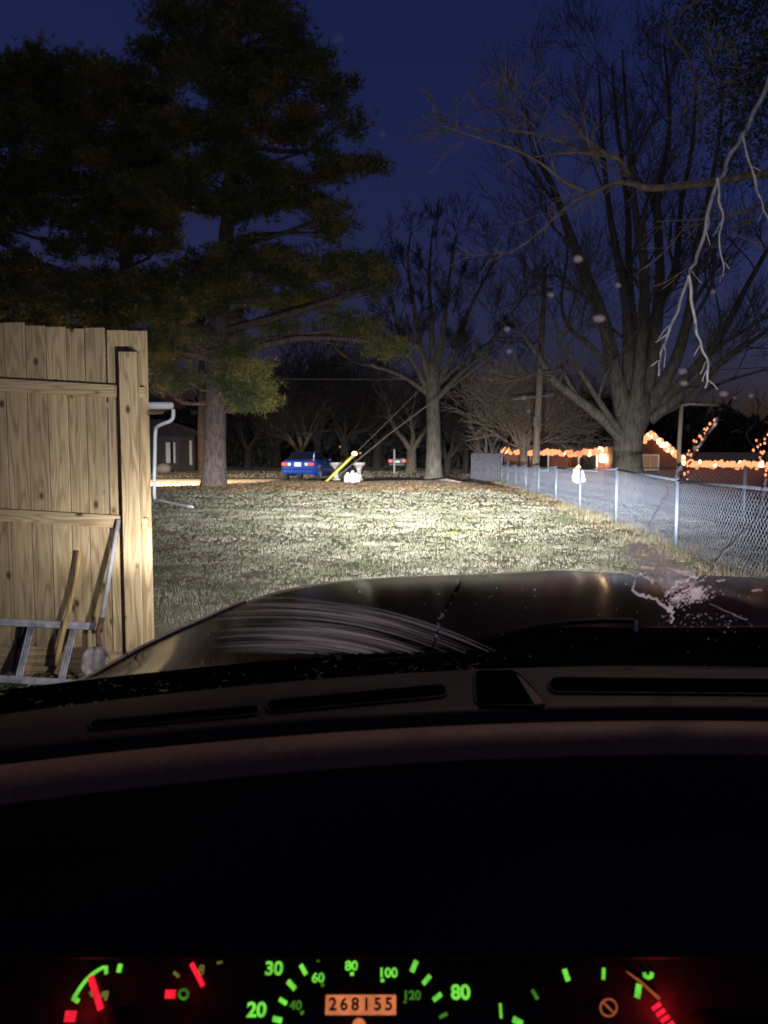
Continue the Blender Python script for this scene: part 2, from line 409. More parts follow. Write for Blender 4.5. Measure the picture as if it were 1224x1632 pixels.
def lawn():
    rg = np.random.default_rng(3); out = []
    hs = []; ws = []
    for y0, y1, dens in ((2.2, 7, 480), (7, 12, 330), (12, 20, 170), (20, 30, 70), (30, 34, 40), (42, 60, 6)):
        for _ in range(1):
            x0, x1 = -.42 * y1 - .6, min(.52 * y1 + .4, fence_x(y1) + 1.6)
            n = int((x1 - x0) * (y1 - y0) * dens)
            x = rg.uniform(x0, x1, n); y = rg.uniform(y0, y1, n)
            k = np.abs(x) < .50 * y + .5
            k &= ~((y > 29.8) & (y < 38.5) & (x < -5.0))
            # patchy density
            pn = np.array([noise.noise(Vector((a * 1.7, b * 1.7, 3))) + .5 * noise.noise(Vector((a * 6, b * 6, 9))) for a, b in zip(x, y)])
            k &= rg.uniform(-.9, .5, n) < pn + .25
            x, y, pn = x[k], y[k], pn[k]
            yy = np.maximum(1, y / 9)
            hs.append((.030 + .028 * np.clip(pn + .3, 0, 1)) * yy ** .35); ws.append(.007 * yy ** .9)
            out.append(np.stack([x, y, ZT(x, y) - .004], 1))
    P = np.concatenate(out); H = np.concatenate(hs); Wd = np.concatenate(ws)
    print('tufts', len(P))
    blades('lawn_grass', P, H, Wd, M['grass'], nb=4, spread=.045, lean=1.3, seed=5, kind='stuff', label='short dormant straw and green lawn grass in the headlight beams')
lawn()
def fence_grass():
    rg = np.random.default_rng(11); P = []; H = []
    for i in range(5200):
        y = 7 + 34 * rg.random() ** 1.4; x = fence_x(y) + rg.normal(0, .22) - .05
        c = noise.noise(Vector((x * 2, y * 1.3, 0)))
        if c < -.1: continue
        P.append((x, y, zt(x, y) - .01)); H.append(.06 + .17 * rg.random() * (c + .45))
    P = np.array(P); H = np.array(H)
    blades('tall_dry_grass', P, H, .010 + P[:, 1] * .0004, M['tallgrass'], nb=5, spread=.06, lean=.7, seed=12, kind='stuff', label='tall straw coloured grass left uncut along the chain link fence')
fence_grass()
def leaves():
    rg = np.random.default_rng(21); n = 19000; P = []
    while len(P) < n:
        y = rg.normal(31.5, 2.0); x = rg.uniform(-15, 8)
        if y > 33.9 and not (rg.random() < .1 and y < 44): continue
        if y < 26.5: continue
        if x > 1.5 and rg.random() > .35: continue
        if x > fence_x(y) : continue
        if x < -5.0 and 29.7 < y < 38.5 and rg.random() > .10: continue
        P.append((x, y))
    for i in range(420):      # sparse leaves over the near lawn and by the ladder
        y = rg.uniform(3, 24); P.append((rg.uniform(-.5 * y, min(.5 * y, fence_x(y))), y))
    for i in range(900):
        P.append((rg.uniform(-4.5, -1.6), rg.uniform(4.0, 5.35)))
    for i in range(1600):
        y = rg.uniform(8, 30); P.append((fence_x(y) + rg.normal(-.1, .3), y))
    P = np.array(P); m = len(P); z = ZT(P[:, 0], P[:, 1]) + rg.uniform(.01, .05, m)
    s = rg.uniform(.025, .06, m) * np.where(P[:, 1] > 20, 1.5, .75)
    a = rg.uniform(0, 6.28, m); t = rg.uniform(-.6, .6, m); t2 = rg.uniform(-.6, .6, m)
    V = np.empty((m * 4, 3))
    for i, (u, v) in enumerate(((-1, 0), (0, -.55), (1, 0), (0, .55))):
        dx = (np.cos(a) * u - np.sin(a) * v) * s; dy = (np.sin(a) * u + np.cos(a) * v) * s
        V[i::4] = np.stack([P[:, 0] + dx, P[:, 1] + dy, z + t * dx + t2 * dy + (.25 * s if i % 2 else 0)], 1)
    npmesh('fallen_leaves', V, np.arange(m * 4).reshape(m, 4), M['leaves'], kind='stuff', label='brown fallen leaves drifted at the far end of the lawn')
leaves()
for (px, py, mt_, lb, s) in ((722, 855, 'yellowleaf', 'bright yellow leaf lying alone in the middle of the lawn', .13),
                         (310, 968, 'orangeleaf', 'small orange leaf on the lawn nearest the dark bonnet', .035),
                         (243, 882, 'orangeleaf', 'small orange leaf on grass right beside the wooden fence end', .04)):
    r = ray(px, py); t = -(CAMZ - .05) / r.z; p = Vector((0, 0, CAMZ)) + r * t
    mb = MB(); prof = [(-1, 0), (-.6, .42), (0, .55), (.6, .35), (1.1, 0), (.6, -.35), (0, -.55), (-.6, -.42)]
    top = [p + Vector((u * s, v * s, .05 + .25 * s * abs(v))) for u, v in prof]
    mb.add(top + [p + Vector((0, 0, .05))], [(i, (i + 1) % 8, 8) for i in range(8)])
    mb.tube([p + Vector((-s, 0, .05)), p + Vector((-s * 1.6, .01, .03))], .002, 4)
    mb.build('fallen_leaf', M[mt_], label=lb, cat='leaf', group='single bright leaves on the lawn')

# ------------------------------------------------------------------ wooden fence
FY = 5.4
def wood_fence():
    root = thing('wooden_fence', (-1.75, FY, 0), 'tall unpainted pine board fence with a square post at its right end', 'fence')
    slope = 11 / 190.0
    edges = [-560, -529, -498, -466, -434, -402, -371, -340, -308, -276, -245, -213, -181, -150, -118, -86, -55, -22, 14, 47.5, 79.5, 111.5, 140.5, 173, 207, 240]
    offs = {14: -2, 47.5: 1, 79.5: 1, 111.5: 2, 140.5: -1, 173: 1, 207: 0}
    mb = MB(); Rr = random.Random(4)
    for i in range(len(edges) - 1):
        a, b = edges[i], edges[i + 1]
        x0, x1 = X_(a, FY), X_(b, FY)
        gap = .0038
        if a == 173: x0 += .006
        mid = (a + b) / 2
        ty = 514 + mid * slope + offs.get(a, Rr.uniform(-2, 3))
        zt_ = W(mid, ty, FY).z; zb = W(mid, 1029 + mid * slope * .9, FY).z
        yo = Rr.uniform(-.004, .004)
        lean = .0 if a != 173 else .005
        rot = Matrix.Rotation(Rr.uniform(-.002, .002) + lean, 3, 'Y')
        mb.box(((x0 + x1) / 2, FY + .012 + yo, (zt_ + zb) / 2), (x1 - x0 - 2 * gap, .019, zt_ - zb), rot, bev=.002)
    mb.build('boards', M['wood'], root)
    # rails
    for (ya, yb, nm) in ((603, 622, 0), (811, 831, 1)):
        mb = MB(); xa, xb = -560, 190
        za = W(xa, (ya + yb) / 2 + xa * slope, FY - .05).z; zb = W(xb, (ya + yb) / 2 + xb * slope, FY - .05).z
        mb.beam((X_(xa, FY - .03), FY - .022, za), (X_(xb, FY - .03), FY - .022, zb), .04, .088, bev=.003)
        mb.build('rail', M['woodh'], root)
        mb = MB(); z2 = W(228, (ya + yb) / 2 + 228 * slope, FY - .03).z
        mb.beam((X_(221, FY - .03), FY - .022, z2 + .002), (X_(235, FY - .03), FY - .022, z2), .04, .075, bev=.003)
        mb.build('rail_end', M['woodh'], root)
    # kickboard
    mb = MB(); xa, xb = -560, 236
    za = W(xa, 1040 + xa * slope, FY - .02).z; zb = W(xb, 1040 + xb * slope, FY - .02).z
    mb.beam((X_(xa, FY), FY + .01, za - .08), (X_(xb, FY), FY + .01, zb - .08), .03, .26, bev=.003)
    mb.build('kickboard', M['woodh'], root)
    for xp in (192, -380):
        x0 = X_(xp, FY - .09); top = W(xp + 15, 560, FY - .09).z
        mb = MB(); mb.box((x0 + .07, FY - .055, top / 2 - .1), (.125, .085, top + .2), bev=.006)
        mb.build('post', M['wood'], root)
def woodh():
    m = M['wood'].copy(); m.name = 'pine_rails'
    for nd in m.node_tree.nodes:
        if nd.type == 'MAPPING':
            s = nd.inputs['Scale'].default_value; nd.inputs['Scale'].default_value = (s[2], s[1], s[0])
    return m
M['woodh'] = woodh()
wood_fence()

# ------------------------------------------------------------------ ladder, shovel, handle by the fence
def ladder():
    root = thing('ladder', (-2.4, 5.0, 0), 'weathered aluminium ladder lying on its side against the board fence', 'ladder')
    tops = [W(-420, 975, FY - .10), W(157, 1002, FY - .10)]
    bots = [W(-460, 1058, FY - .32), W(150, 1094, FY - .32)]
    for a, b in (tops, bots):
        mb = MB(); up = Vector((0, -1, .3)).normalized()
        mb.beam(a, b, .022, .062, up, bev=.004)
        mb.beam(a + Vector((0, -.012, .028)), b + Vector((0, -.012, .028)), .03, .008, up, bev=.002)
        mb.build('side_rail', M['alum'], root)
    for px in (-352, -285, -217, -150, -83, -17, 50, 118):
        t = (px + 420) / 577; a = tops[0].lerp(tops[1], t); t2 = (px - 22 + 460) / 610; b = bots[0].lerp(bots[1], t2)
        mb = MB(); dr = Vector((.017, 0, 0))
        mb.tube([a - dr, b - dr], .009, 8); mb.tube([a + dr, b + dr], .009, 8)
        mb.box((a + b) / 2, (.034, .012, (a - b).length * .99), (Vector((0, 0, 1)).rotation_difference((a - b).normalized())).to_matrix())
        mb.build('rung', M['alum'], root, smooth=True)
    mb = MB(); e = tops[1]
    mb.box(e + Vector((.01, 0, 0)), (.03, .05, .07), bev=.006); mb.build('end_cap', M['rust'], root)
ladder()
def shovel():
    top = W(189, 829, FY - .07); mid = W(163, 984, FY - .26); soc = W(157, 1034, FY - .31)
    root = thing('shovel', (soc.x, soc.y, 0), 'long handled round shovel with grey shaft, blade down by the fence post', 'shovel')
    mb = MB(); mb.tube([top, top.lerp(mid, .5), mid], [.016, .0175, .018], 10); mb.build('shaft', M['greyshaft'], root, smooth=True)
    mb = MB(); e0 = W(156, 1008, FY - .28)
    mb.tube([mid, e0, soc + Vector((.005, 0, .01))], [.021, .017, .02], 10); mb.build('socket', M['rust'], root, smooth=True)
    # blade: dished, centre ridge
    mb = MB(); rows = []
    bot = W(150, 1076, FY - .37)
    for i in range(9):
        t = i / 8; c = (soc + Vector((0, 0, .02))).lerp(bot, t)
        wd = .088 * (min(1, .72 + t * 1.6) if t < .25 else 1.0) * (1 - max(0, (t - .6) / .4) ** 2 * .75)
        row = []
        for j in range(13):
            u = (j - 6) / 6
            y = -.03 * (abs(u) ** 1.5) + .026 * math.exp(-(u / .14) ** 2) * -1 * (1 - t)
            row.append(c + Vector((u * wd - .005, y + .01 * t * t, -.012 * abs(u))))
        rows.append(row)
    mb.grid(rows); o = mb.build('blade', M['blade'], root, smooth=True)
    s = o.modifiers.new('thick', 'SOLIDIFY'); s.thickness = .004
shovel()
def stick():
    a = W(127, 879, FY - .07); b = W(92, 1060, FY - .18)
    mb = MB(); n = 9
    pts = [a.lerp(b, i / 8) + Vector((.012 * math.sin(i * .7), 0, 0)) for i in range(n)]
    mb.tube(pts, [.016, .018, .017, .016, .0165, .018, .02, .021, .018], 10)
    mb.build('tool_handle', M['handle'], smooth=True, label='bare pale wooden tool handle leaning on the fence behind the ladder', cat='tool handle')
stick()
mb = MB(); mb.box(W(30, 1030, FY - .05) + Vector((0, 0, -.05)), (.05, .03, .42), Matrix.Rotation(rad(12), 3, 'Y'), bev=.005)
mb.tube([W(37, 1000, FY - .07), W(24, 1070, FY - .12)], .012, 6)
mb.build('dark_stake', M['rubber'], label='short black stake leaning on the fence at the far left', cat='stake')
def weeds():
    rg = np.random.default_rng(8); P = []
    for (px, Y, n, s) in ((15, 5.15, 90, .1), (70, 5.2, 110, .12), (130, 5.22, 30, .1), (-60, 5.1, 80, .14), (40, 4.75, 80, .2), (100, 4.8, 50, .15)):
        for i in range(n):
            x = X_(px, Y) + rg.normal(0, s); y = Y + rg.normal(0, .07); P.append((x, min(y, 5.34), zt(x, y)))
    P = np.array(P)
    blades('green_weeds', P, rg.uniform(.02, .065, len(P)), np.full(len(P), .016), M['weeds'], nb=5, spread=.04, lean=1.3, seed=9, kind='stuff', label='low green weeds under the ladder at the fence foot')
weeds()

# ------------------------------------------------------------------ chain link fences
def chain_run(root, p0, p1, z0f, z1f, Hh, step=.056, wr=.0022):
    """diamond mesh of bent wires between two points, as one part"""
    L = math.hypot(p1[0] - p0[0], p1[1] - p0[1]); n = int(L / step)
    nz = int(Hh / step * 1.0)
    V = []; Q = []
    dx, dy = (p1[0] - p0[0]) / L, (p1[1] - p0[1]) / L
    pts = np.zeros((n, nz + 1, 3))
    for i in range(n):
        for k in range(nz + 1):
            s = (i + (.5 if k % 2 else -.5) * 1.0 * (1 if i % 2 == 0 else 1)) * step + (0 if i % 2 == 0 else 0)
            t = s / L; zb = z0f + (z1f - z0f) * t
            pts[i, k] = (p0[0] + dx * s - dy * (.003 if k % 2 else -.003), p0[1] + dy * s + dx * (.003 if k % 2 else -.003), zb + .03 + k * (Hh - .05) / nz + .006 * math.sin(s * 5 + k))
    # 3-sided wires
    off = np.array([(-dy * wr, dx * wr, 0), (dx * wr * .87, dy * wr * .87, wr * .5), (-dx * wr * .87, -dy * wr * .87, -wr * .5)])
    A = pts[:, :, None, :] + off[None, None, :, :]
    V = A.reshape(-1, 3)
    idx = np.arange(n * (nz + 1) * 3).reshape(n, nz + 1, 3)
    qs = []
    for j in range(3):
        a = idx[:, :-1, j]; b = idx[:, :-1, (j + 1) % 3]; c = idx[:, 1:, (j + 1) % 3]; d_ = idx[:, 1:, j]
        qs.append(np.stack([a, b, c, d_], -1).reshape(-1, 4))
    # mirrored wires to complete the diamonds
    P2 = pts.copy()
    for k in range(nz + 1):
        sh = (-1 if k % 2 else 1) * step * 1.0
        P2[:, k, 0] += dx * sh * 1.0 * 1; P2[:, k, 1] += dy * sh
    B = (P2[:, :, None, :] + off[None, None, :, :]).reshape(-1, 3) + np.array([-dy * .001, dx * .001, 0])
    T = np.concatenate(qs); T2 = T + len(V)
    npmesh('wire_mesh', np.concatenate([V, B]), np.concatenate([T, T2]), M['wire'], parent=root)
def chain_fence():
    root = thing('chain_link_fence', (fence_x(14.96), 14.96, 0), 'long galvanised chain link fence running away along the right of the lawn', 'fence')
    d0, st = 11.2, 3.76; Ys = [d0 - 2 * st, d0 - st] + [d0 + st * i for i in range(8)] + [41.0]
    hb = [(0, .0), (11.2, .0), (15, .1), (19, .05), (41, -.08)]
    zb = lambda y: lerp_list(hb, y)[0]
    for i, y in enumerate(Ys):
        x = fence_x(y); mb = MB(); hh = 1.04 + (.12 if y > 35 else 0)
        mb.tube([(x, y, zb(y) - .2), (x, y, zb(y) + hh)], .033 if y < 40 else .045, 10)
        mb.ball((x, y, zb(y) + hh), .036, 8)
        mb.build('post', M['galv'], root, smooth=True)
    for a, b in zip(Ys, Ys[1:]):
        mb = MB(); mb.tube([(fence_x(a), a, zb(a) + 1.03), (fence_x(b), b, zb(b) + 1.03)], .02, 8)
        mb.build('top_rail', M['galv'], root, smooth=True)
    for a, b in zip(Ys, Ys[1:]):
        pass
    segs = list(zip(Ys, Ys[1:]))
    for a, b in segs:
        chain_run(root, (fence_x(a), a), (fence_x(b), b), zb(a), zb(b), 1.02, step=.088 if b < 26 else .11, wr=.0033 if b < 26 else .0036)
    # cross fence
    r2 = thing('cross_fence', (fence_x(14.96), 14.96, 0), 'older chain link fence branching off to the right with thin dark top wire', 'fence')
    x0 = fence_x(14.96) + .08
    for x in (X_(1187, 15.2), X_(1187, 15.2) + 2.6, X_(1187, 15.2) + 5.2):
        mb = MB(); mb.tube([(x, 15.2, -.2), (x, 15.2, 1.18)], .03, 10); mb.ball((x, 15.2, 1.18), .034, 8); mb.build('post', M['galv'], r2, smooth=True)
    mb = MB(); mb.tube([(x0, 15.0, 1.16), (x0 + 9, 15.2, 1.17)], .008, 6); mb.build('top_wire', M['darkwire'], r2)
    chain_run(r2, (x0, 15.0), (x0 + 8.2, 15.2), .06, .06, 1.08, step=.085, wr=.0022)
chain_fence()

# ------------------------------------------------------------------ trees
def grow(mb, twigs, p, dr, L, r, depth, rg, up=.25, ang=(22, 48), nch=(3, 5), wob=.16, minr=.008, ratio=.66, first=.25):
    n = 5; pts = [p.copy()]; rs = [r]; dd = dr.normalized()
    for i in range(n):
        dd = (dd + Vector((rg.gauss(0, wob), rg.gauss(0, wob), rg.gauss(0, wob * .7) + up * .22))).normalized()
        pts.append(pts[-1] + dd * L / n); rs.append(max(minr, r * (1 - .55 * (i + 1) / n)))
    tgt = mb if r > .035 else twigs
    tgt.tube(pts, rs, 7 if r > .12 else (5 if r > .04 else 3), cap=False)
    if depth <= 0: return
    for c in range(rg.randint(*nch)):
        t = first + (1 - first) * rg.random(); k = min(n - 1, int(t * n)); q = pts[k].lerp(pts[k + 1], t * n - k)
        rr = (rs[k] * (1 - (t * n - k)) + rs[k + 1] * (t * n - k))
        base = (pts[k + 1] - pts[k]).normalized(); ax = base.orthogonal().normalized(); ax.rotate(__import__('mathutils').Quaternion(base, rg.uniform(0, 6.283)))
        nd = base.copy(); nd.rotate(__import__('mathutils').Quaternion(ax, rad(rg.uniform(*ang))))
        grow(mb, twigs, q, nd, L * ratio * rg.uniform(.75, 1.15), max(minr, rr * rg.uniform(.5, .75)), depth - 1, rg, up, ang, nch, wob, minr, ratio, .2)
    # continuation
    grow(mb, twigs, pts[-1], dd, L * ratio, rs[-1], depth - 1, rg, up, ang, nch, wob, minr, ratio, .2)
def smooth_path(pts, rs, sub=3):
    P = []; Q = []
    n = len(pts)
    for i in range(n - 1):
        p0, p1, p2, p3 = pts[max(i - 1, 0)], pts[i], pts[i + 1], pts[min(i + 2, n - 1)]
        for k in range(sub):
            t = k / sub
            P.append(.5 * ((2 * p1) + (p2 - p0) * t + (2 * p0 - 5 * p1 + 4 * p2 - p3) * t * t + (3 * p1 - p0 - 3 * p2 + p3) * t ** 3)); Q.append(rs[i] + (rs[i + 1] - rs[i]) * t)
    P.append(pts[-1]); Q.append(rs[-1]); return P, Q
def stem(mb, twigs, path, r0, r1, rg, depth=2, every=1, L=2.0, n=5, up=.3, minr=.008, ang=(22, 48), start=.25, wig=.0):
    rs = [r0 + (r1 - r0) * (i / (len(path) - 1)) ** .8 for i in range(len(path))]
    P, Q = smooth_path(path, rs)
    mb.tube(P, Q, 9 if r0 > .1 else 6, cap=False)
    cnt = int(n)
    for i in range(cnt):
        t = start + (1 - start) * (i + rg.random()) / cnt; k = min(len(P) - 2, int(t * (len(P) - 1)))
        base = (P[k + 1] - P[k]).normalized(); ax = base.orthogonal().normalized(); ax.rotate(__import__('mathutils').Quaternion(base, rg.uniform(0, 6.283)))
        nd = base.copy(); nd.rotate(__import__('mathutils').Quaternion(ax, rad(rg.uniform(*ang))))
        grow(mb, twigs, P[k], nd, L * rg.uniform(.7, 1.2), max(minr, Q[k] * rg.uniform(.35, .6)), depth, rg, up=up, minr=minr)

def big_tree():
    rg = random.Random(5); Y = 27.0
    bx = X_(1002, Y); z0 = zt(bx, Y)
    root = thing('bare_tree', (bx, Y, z0), 'massive many stemmed bare maple rising behind the chain link fence', 'tree')
    mb = MB(); tw = MB()
    b = Vector((bx, Y, z0 - .3))
    mb.tube([b, b + Vector((0, 0, .5)), W(1000, 725, Y), W(1002, 690, Y), W(1012, 655, Y), W(1020, 625, Y)], [.85, .58, .50, .52, .62, .40], 16)
    stems = [
        ([(992, 700), (965, 672), (925, 640), (882, 606), (860, 570), (838, 540), (812, 500)], .24, .03, -1.0),
        ([(990, 690), (965, 655), (930, 600), (905, 560), (880, 500), (850, 455)], .14, .02, -2.5),
        ([(995, 660), (980, 590), (962, 510), (930, 430), (900, 350), (878, 290), (850, 240), (838, 165)], .33, .03, -.5),
        ([(1003, 655), (1002, 580), (998, 480), (975, 360), (962, 250), (955, 120)], .30, .03, .8),
        ([(1008, 650), (1012, 560), (1003, 450), (1000, 330), (985, 210), (975, 100)], .25, .03, 1.5),
        ([(1014, 650), (1022, 550), (1028, 430), (1012, 330), (1000, 210), (992, 80)], .27, .03, -1.5),
        ([(1025, 650), (1042, 560), (1052, 440), (1048, 320), (1068, 200), (1058, 70)], .30, .03, .4),
        ([(1030, 655), (1075, 580), (1100, 490), (1112, 390), (1140, 260), (1155, 130)], .28, .03, -.6),
        ([(1035, 660), (1090, 605), (1145, 540), (1188, 460), (1235, 370), (1260, 270)], .24, .03, .6),
        ([(1036, 670), (1100, 620), (1165, 565), (1230, 520), (1290, 440)], .19, .03, -1.2),
        ([(1020, 650), (1030, 540), (1075, 430), (1085, 330), (1105, 220), (1110, 110)], .2, .03, 2.2),
        ([(1038, 668), (1095, 640), (1150, 610), (1215, 590), (1290, 560)], .12, .02, 1.5),
        ([(998, 640), (950, 560), (905, 520), (895, 470), (905, 400), (890, 330)], .13, .02, 2.0)]
    for pts, r0, r1, dy in stems:
        path = [W(x, y, Y + dy * min(1, .15 + .3 * i)) for i, (x, y) in enumerate(pts)]
        stem(mb, tw, path, r0, r1, rg, depth=3, L=2.1, n=5, minr=.007)
    mb.build('trunk', M['bark_grey'], root, smooth=True); tw.build('crown', M['bark_grey'], root)
    print('big', len(mb.v), len(tw.v))
big_tree()

def centre_tree():
    rg = random.Random(9); Y = 38.0; bx = X_(692, Y); z0 = zt(bx, Y)
    root = thing('bare_tree', (bx, Y, z0), 'bare tree with straight pale trunk across the road at the end of the lawn', 'tree')
    mb = MB(); tw = MB(); b = W(691, 766, Y); b.z = z0 - .1
    mb.tube([b, b + Vector((0, 0, .35)), W(691, 735, Y), W(691, 690, Y), W(690, 650, Y), W(690, 615, Y), W(691, 570, Y)], [.62, .46, .40, .35, .34, .36, .26], 12)
    for pts, r0, dy in (([(690, 640), (665, 590), (640, 540), (625, 490), (610, 430)], .17, 1), ([(690, 620), (672, 560), (660, 490), (650, 420), (655, 370)], .2, -1),
                        ([(690, 600), (688, 520), (684, 440), (690, 360)], .2, .5), ([(691, 600), (706, 530), (715, 450), (728, 370)], .2, -.5),
                        ([(692, 620), (720, 570), (745, 500), (775, 440), (800, 390)], .18, 1.5), ([(692, 640), (730, 600), (775, 560), (815, 500), (845, 460)], .15, -1),
                        ([(690, 635), (650, 605), (610, 588), (560, 575), (520, 540)], .13, 0), ([(690, 600), (660, 545), (625, 500), (590, 470)], .13, -2),
                        ([(692, 620), (735, 580), (790, 540), (840, 540)], .11, 2)):
        stem(mb, tw, [W(x, y, Y + dy * min(1, .3 * i)) for i, (x, y) in enumerate(pts)], r0, .03, rg, depth=3, L=1.15, n=6, minr=.009)
    mb.build('trunk', M['bark_grey'], root, smooth=True); tw.build('crown', M['bark_dark'], root)  # darker crown bark: weaker headlight up the tree put into colour
centre_tree()

def spread_tree():     # low spreading bare tree behind the lit house line
    rg = random.Random(19); Y = 39.0
    bx = X_(835, Y); z0 = zt(bx, Y)
    root = thing('bare_tree', (bx, Y, z0), 'low wide spreading bare tree behind the wooden utility pole', 'tree')
    mb = MB(); tw = MB()
    mb.tube([(bx, Y, z0 - .2), (bx + .05, Y, z0 + .6), W(834, 715, Y)], [.3, .22, .2], 9)
    for i in range(22):
        a = rg.uniform(-1.3, 1.3); L = rg.uniform(1.6, 2.6)
        p = W(834, 712, Y) + Vector((0, rg.uniform(-.3, .3), -rg.uniform(0, .4)))
        grow(mb, tw, p, Vector((math.sin(a) * 1.2, rg.uniform(-.5, .5), math.cos(a) * .9)), L, rg.uniform(.05, .09), 3, rg, up=.15, minr=.011, wob=.12, ratio=.72)
    mb.build('trunk', M['twigbark'], root, smooth=True); tw.build('crown', M['twigbark'], root)
M['twigbark'] = mat('brown_bark', (.2, .15, .11), .9, noise_scale=4, col2=(.11, .08, .06), stretch=(3, 3, .6))
spread_tree()

def far_trees():
    specs = [(776, 46, .3, 5.5, 'forked bare tree left of the corner of the chain link fence'),
             (655, 56, .42, 8.5, 'pale forked bare tree just left of the straight trunked tree'),
             (712, 58, .36, 8, 'slim bare tree just right of the straight trunked tree'),
             (742, 62, .3, 8.5, 'second slim bare tree right of the straight trunked tree'),
             (600, 75, .45, 11, 'bare tree behind the guy wires, beyond the road'),
             (548, 70, .4, 11, 'distant bare tree between the blue car and guy wires'),
             (505, 66, .4, 12, 'tall bare tree directly behind the blue car'),
             (478, 62, .3, 9, 'thin pale double trunk just behind the blue car roof'),
             (440, 80, .5, 13, 'distant bare tree left of the blue car'),
             (395, 74, .4, 11, 'distant bare tree right of the big pine trunk'),
             (815, 60, .3, 8, 'distant bare tree above the left end of the lit eave'),
             (900, 62, .35, 9, 'distant bare tree above the middle of the lit eave'),
             (945, 56, .3, 8, 'small bare tree behind the right part of the lit eave')]
    for i, (px, Y, r, h, lb) in enumerate(specs):
        rg = random.Random(100 + i); bx = X_(px, Y); z0 = zt(bx, Y)
        root = thing('bare_tree', (bx, Y, z0), lb, 'tree', 'bare trees beyond the road')
        mb = MB(); tw = MB(); b = Vector((bx, Y, z0 - .1))
        fk = h * rg.uniform(.14, .24)
        mb.tube([b, b + Vector((0, 0, .4)), b + Vector((.05, 0, fk))], [r * 1.4, r, r * .85], 9)
        k = rg.randint(3, 5)
        for j in range(k):
            a = -0.75 + 1.5 * j / (k - 1)
            grow(mb, tw, b + Vector((.05, 0, fk - .1)), Vector((math.sin(a) * .9, rg.uniform(-.4, .4), 1)), h * .34, r * .55, 4 if h > 8 else 3, rg, up=.35, minr=.016, ratio=.7)
        mb.build('trunk', M['bark_grey' if i in (0, 1, 7) else 'bark_dark'], root, smooth=True); tw.build('crown', M['bark_dark'], root)  # dimness beyond the beams put into the darker bark
far_trees()

# needle clumps -------------------------------------------------------
def needle_mesh(name, blobs, mt_, parent, dens, seed, nlen=.2, nwid=.012, per=9):
    rg = np.random.default_rng(seed); Ps = []
    for (c, rx, ry, rz) in blobs:
        vol = rx * ry * rz
        n = int(dens * (rx * rz) * (1 + ry * .3))
        u = rg.normal(size=(n, 3)); u /= np.linalg.norm(u, axis=1)[:, None]
        rr = rg.random(n) ** (1 / 2.2)
        p = u * rr[:, None] * np.array([rx, ry, rz])
        # lumpy edge: sub clumps
        k = max(5, int(rx * rz * 7)); cc = rg.normal(size=(k, 3)); cc /= np.linalg.norm(cc, axis=1)[:, None]; cc *= (rg.random(k) ** .45)[:, None] * np.array([rx, ry, rz])
        j = rg.integers(0, k, n); p2 = cc[j] + rg.normal(size=(n, 3)) * np.array([.30, .30, .15])
        sel = rg.random(n) < .82; p[sel] = p2[sel]
        Ps.append(p + np.array(c))
    P = np.concatenate(Ps); m = len(P) * per; P = np.repeat(P, per, axis=0)
    d_ = rg.normal(size=(m, 3)); d_[:, 2] += .35; d_ /= np.linalg.norm(d_, axis=1)[:, None]
    s = np.cross(d_, rg.normal(size=(m, 3))); s /= np.linalg.norm(s, axis=1)[:, None] + 1e-9
    ln = nlen * rg.uniform(.6, 1.2, m)[:, None]
    V = np.empty((m * 3, 3)); V[0::3] = P - s * nwid; V[1::3] = P + s * nwid; V[2::3] = P + d_ * ln
    print(name, 'tris', m)
    return npmesh(name, V, np.arange(m * 3).reshape(m, 3), mt_, parent=parent)

def pine(root, Y, trunk, rs, masses, seed, dens=600, bark='bark_pine', leaf='needles', per=8, nlen=.26, nwid=.017):
    rg = random.Random(seed)
    mb = MB(); path = [W(x, y, Y) for x, y in trunk]; path[0].z = zt(path[0].x, Y) - .15
    P, Q = smooth_path(path, rs, 4); mb.tube(P, Q, 14)
    blobs = []; br = MB()
    zs = [p.z for p in P]
    for (px, py, rx, ry) in masses:
        rx *= 1.04; ry *= 1.0
        dy = rg.uniform(-1, 1) * min(2.5, .6 + abs(px - trunk[2][0]) / F * Y * .45)
        if abs(px - trunk[2][0]) < 60: dy = -rg.uniform(.9, 1.8)
        c = W(px, py, Y + dy); a, b = rx / F * Y, ry / F * Y
        blobs.append((c, a, max(.9, a * .8), b))
        # limb from trunk
        zt_ = c.z - .15 - abs(c.x - path[0].x) * rg.uniform(-.02, .22); k = min(range(len(P)), key=lambda i: abs(P[i].z - zt_))
        s = P[k]; L = (c - s).length
        if L > .4:
            md = s.lerp(c, .5) + Vector((rg.gauss(0, .12) * L, rg.gauss(0, .1) * L, rg.gauss(0, .08) * L - .05 * L))
            r0 = min(Q[k] * .5, .035 + .02 * L)
            Pp, Qq = smooth_path([s, md, c], [r0, r0 * .7, .025]); br.tube(Pp, Qq, 6, cap=False)
            for q in range(int(4 + a * 3)):
                t = rg.uniform(.35, 1); kk = min(len(Pp) - 1, int(t * len(Pp)))
                e = c + Vector((rg.uniform(-1, 1) * a, rg.uniform(-1, 1) * a * .7, rg.uniform(-.6, .7) * b))
                m2 = Pp[kk].lerp(e, .5) + Vector((0, 0, rg.gauss(0, .1)))
                p3, q3 = smooth_path([Pp[kk], m2, e], [.022, .016, .008], 2); br.tube(p3, q3, 4, cap=False)
    mb.build('trunk', M[bark], root, smooth=True); br.build('branches', M[bark], root, smooth=True)
    needle_mesh('crown', blobs, M[leaf], root, dens, seed, per=per, nlen=nlen, nwid=nwid)

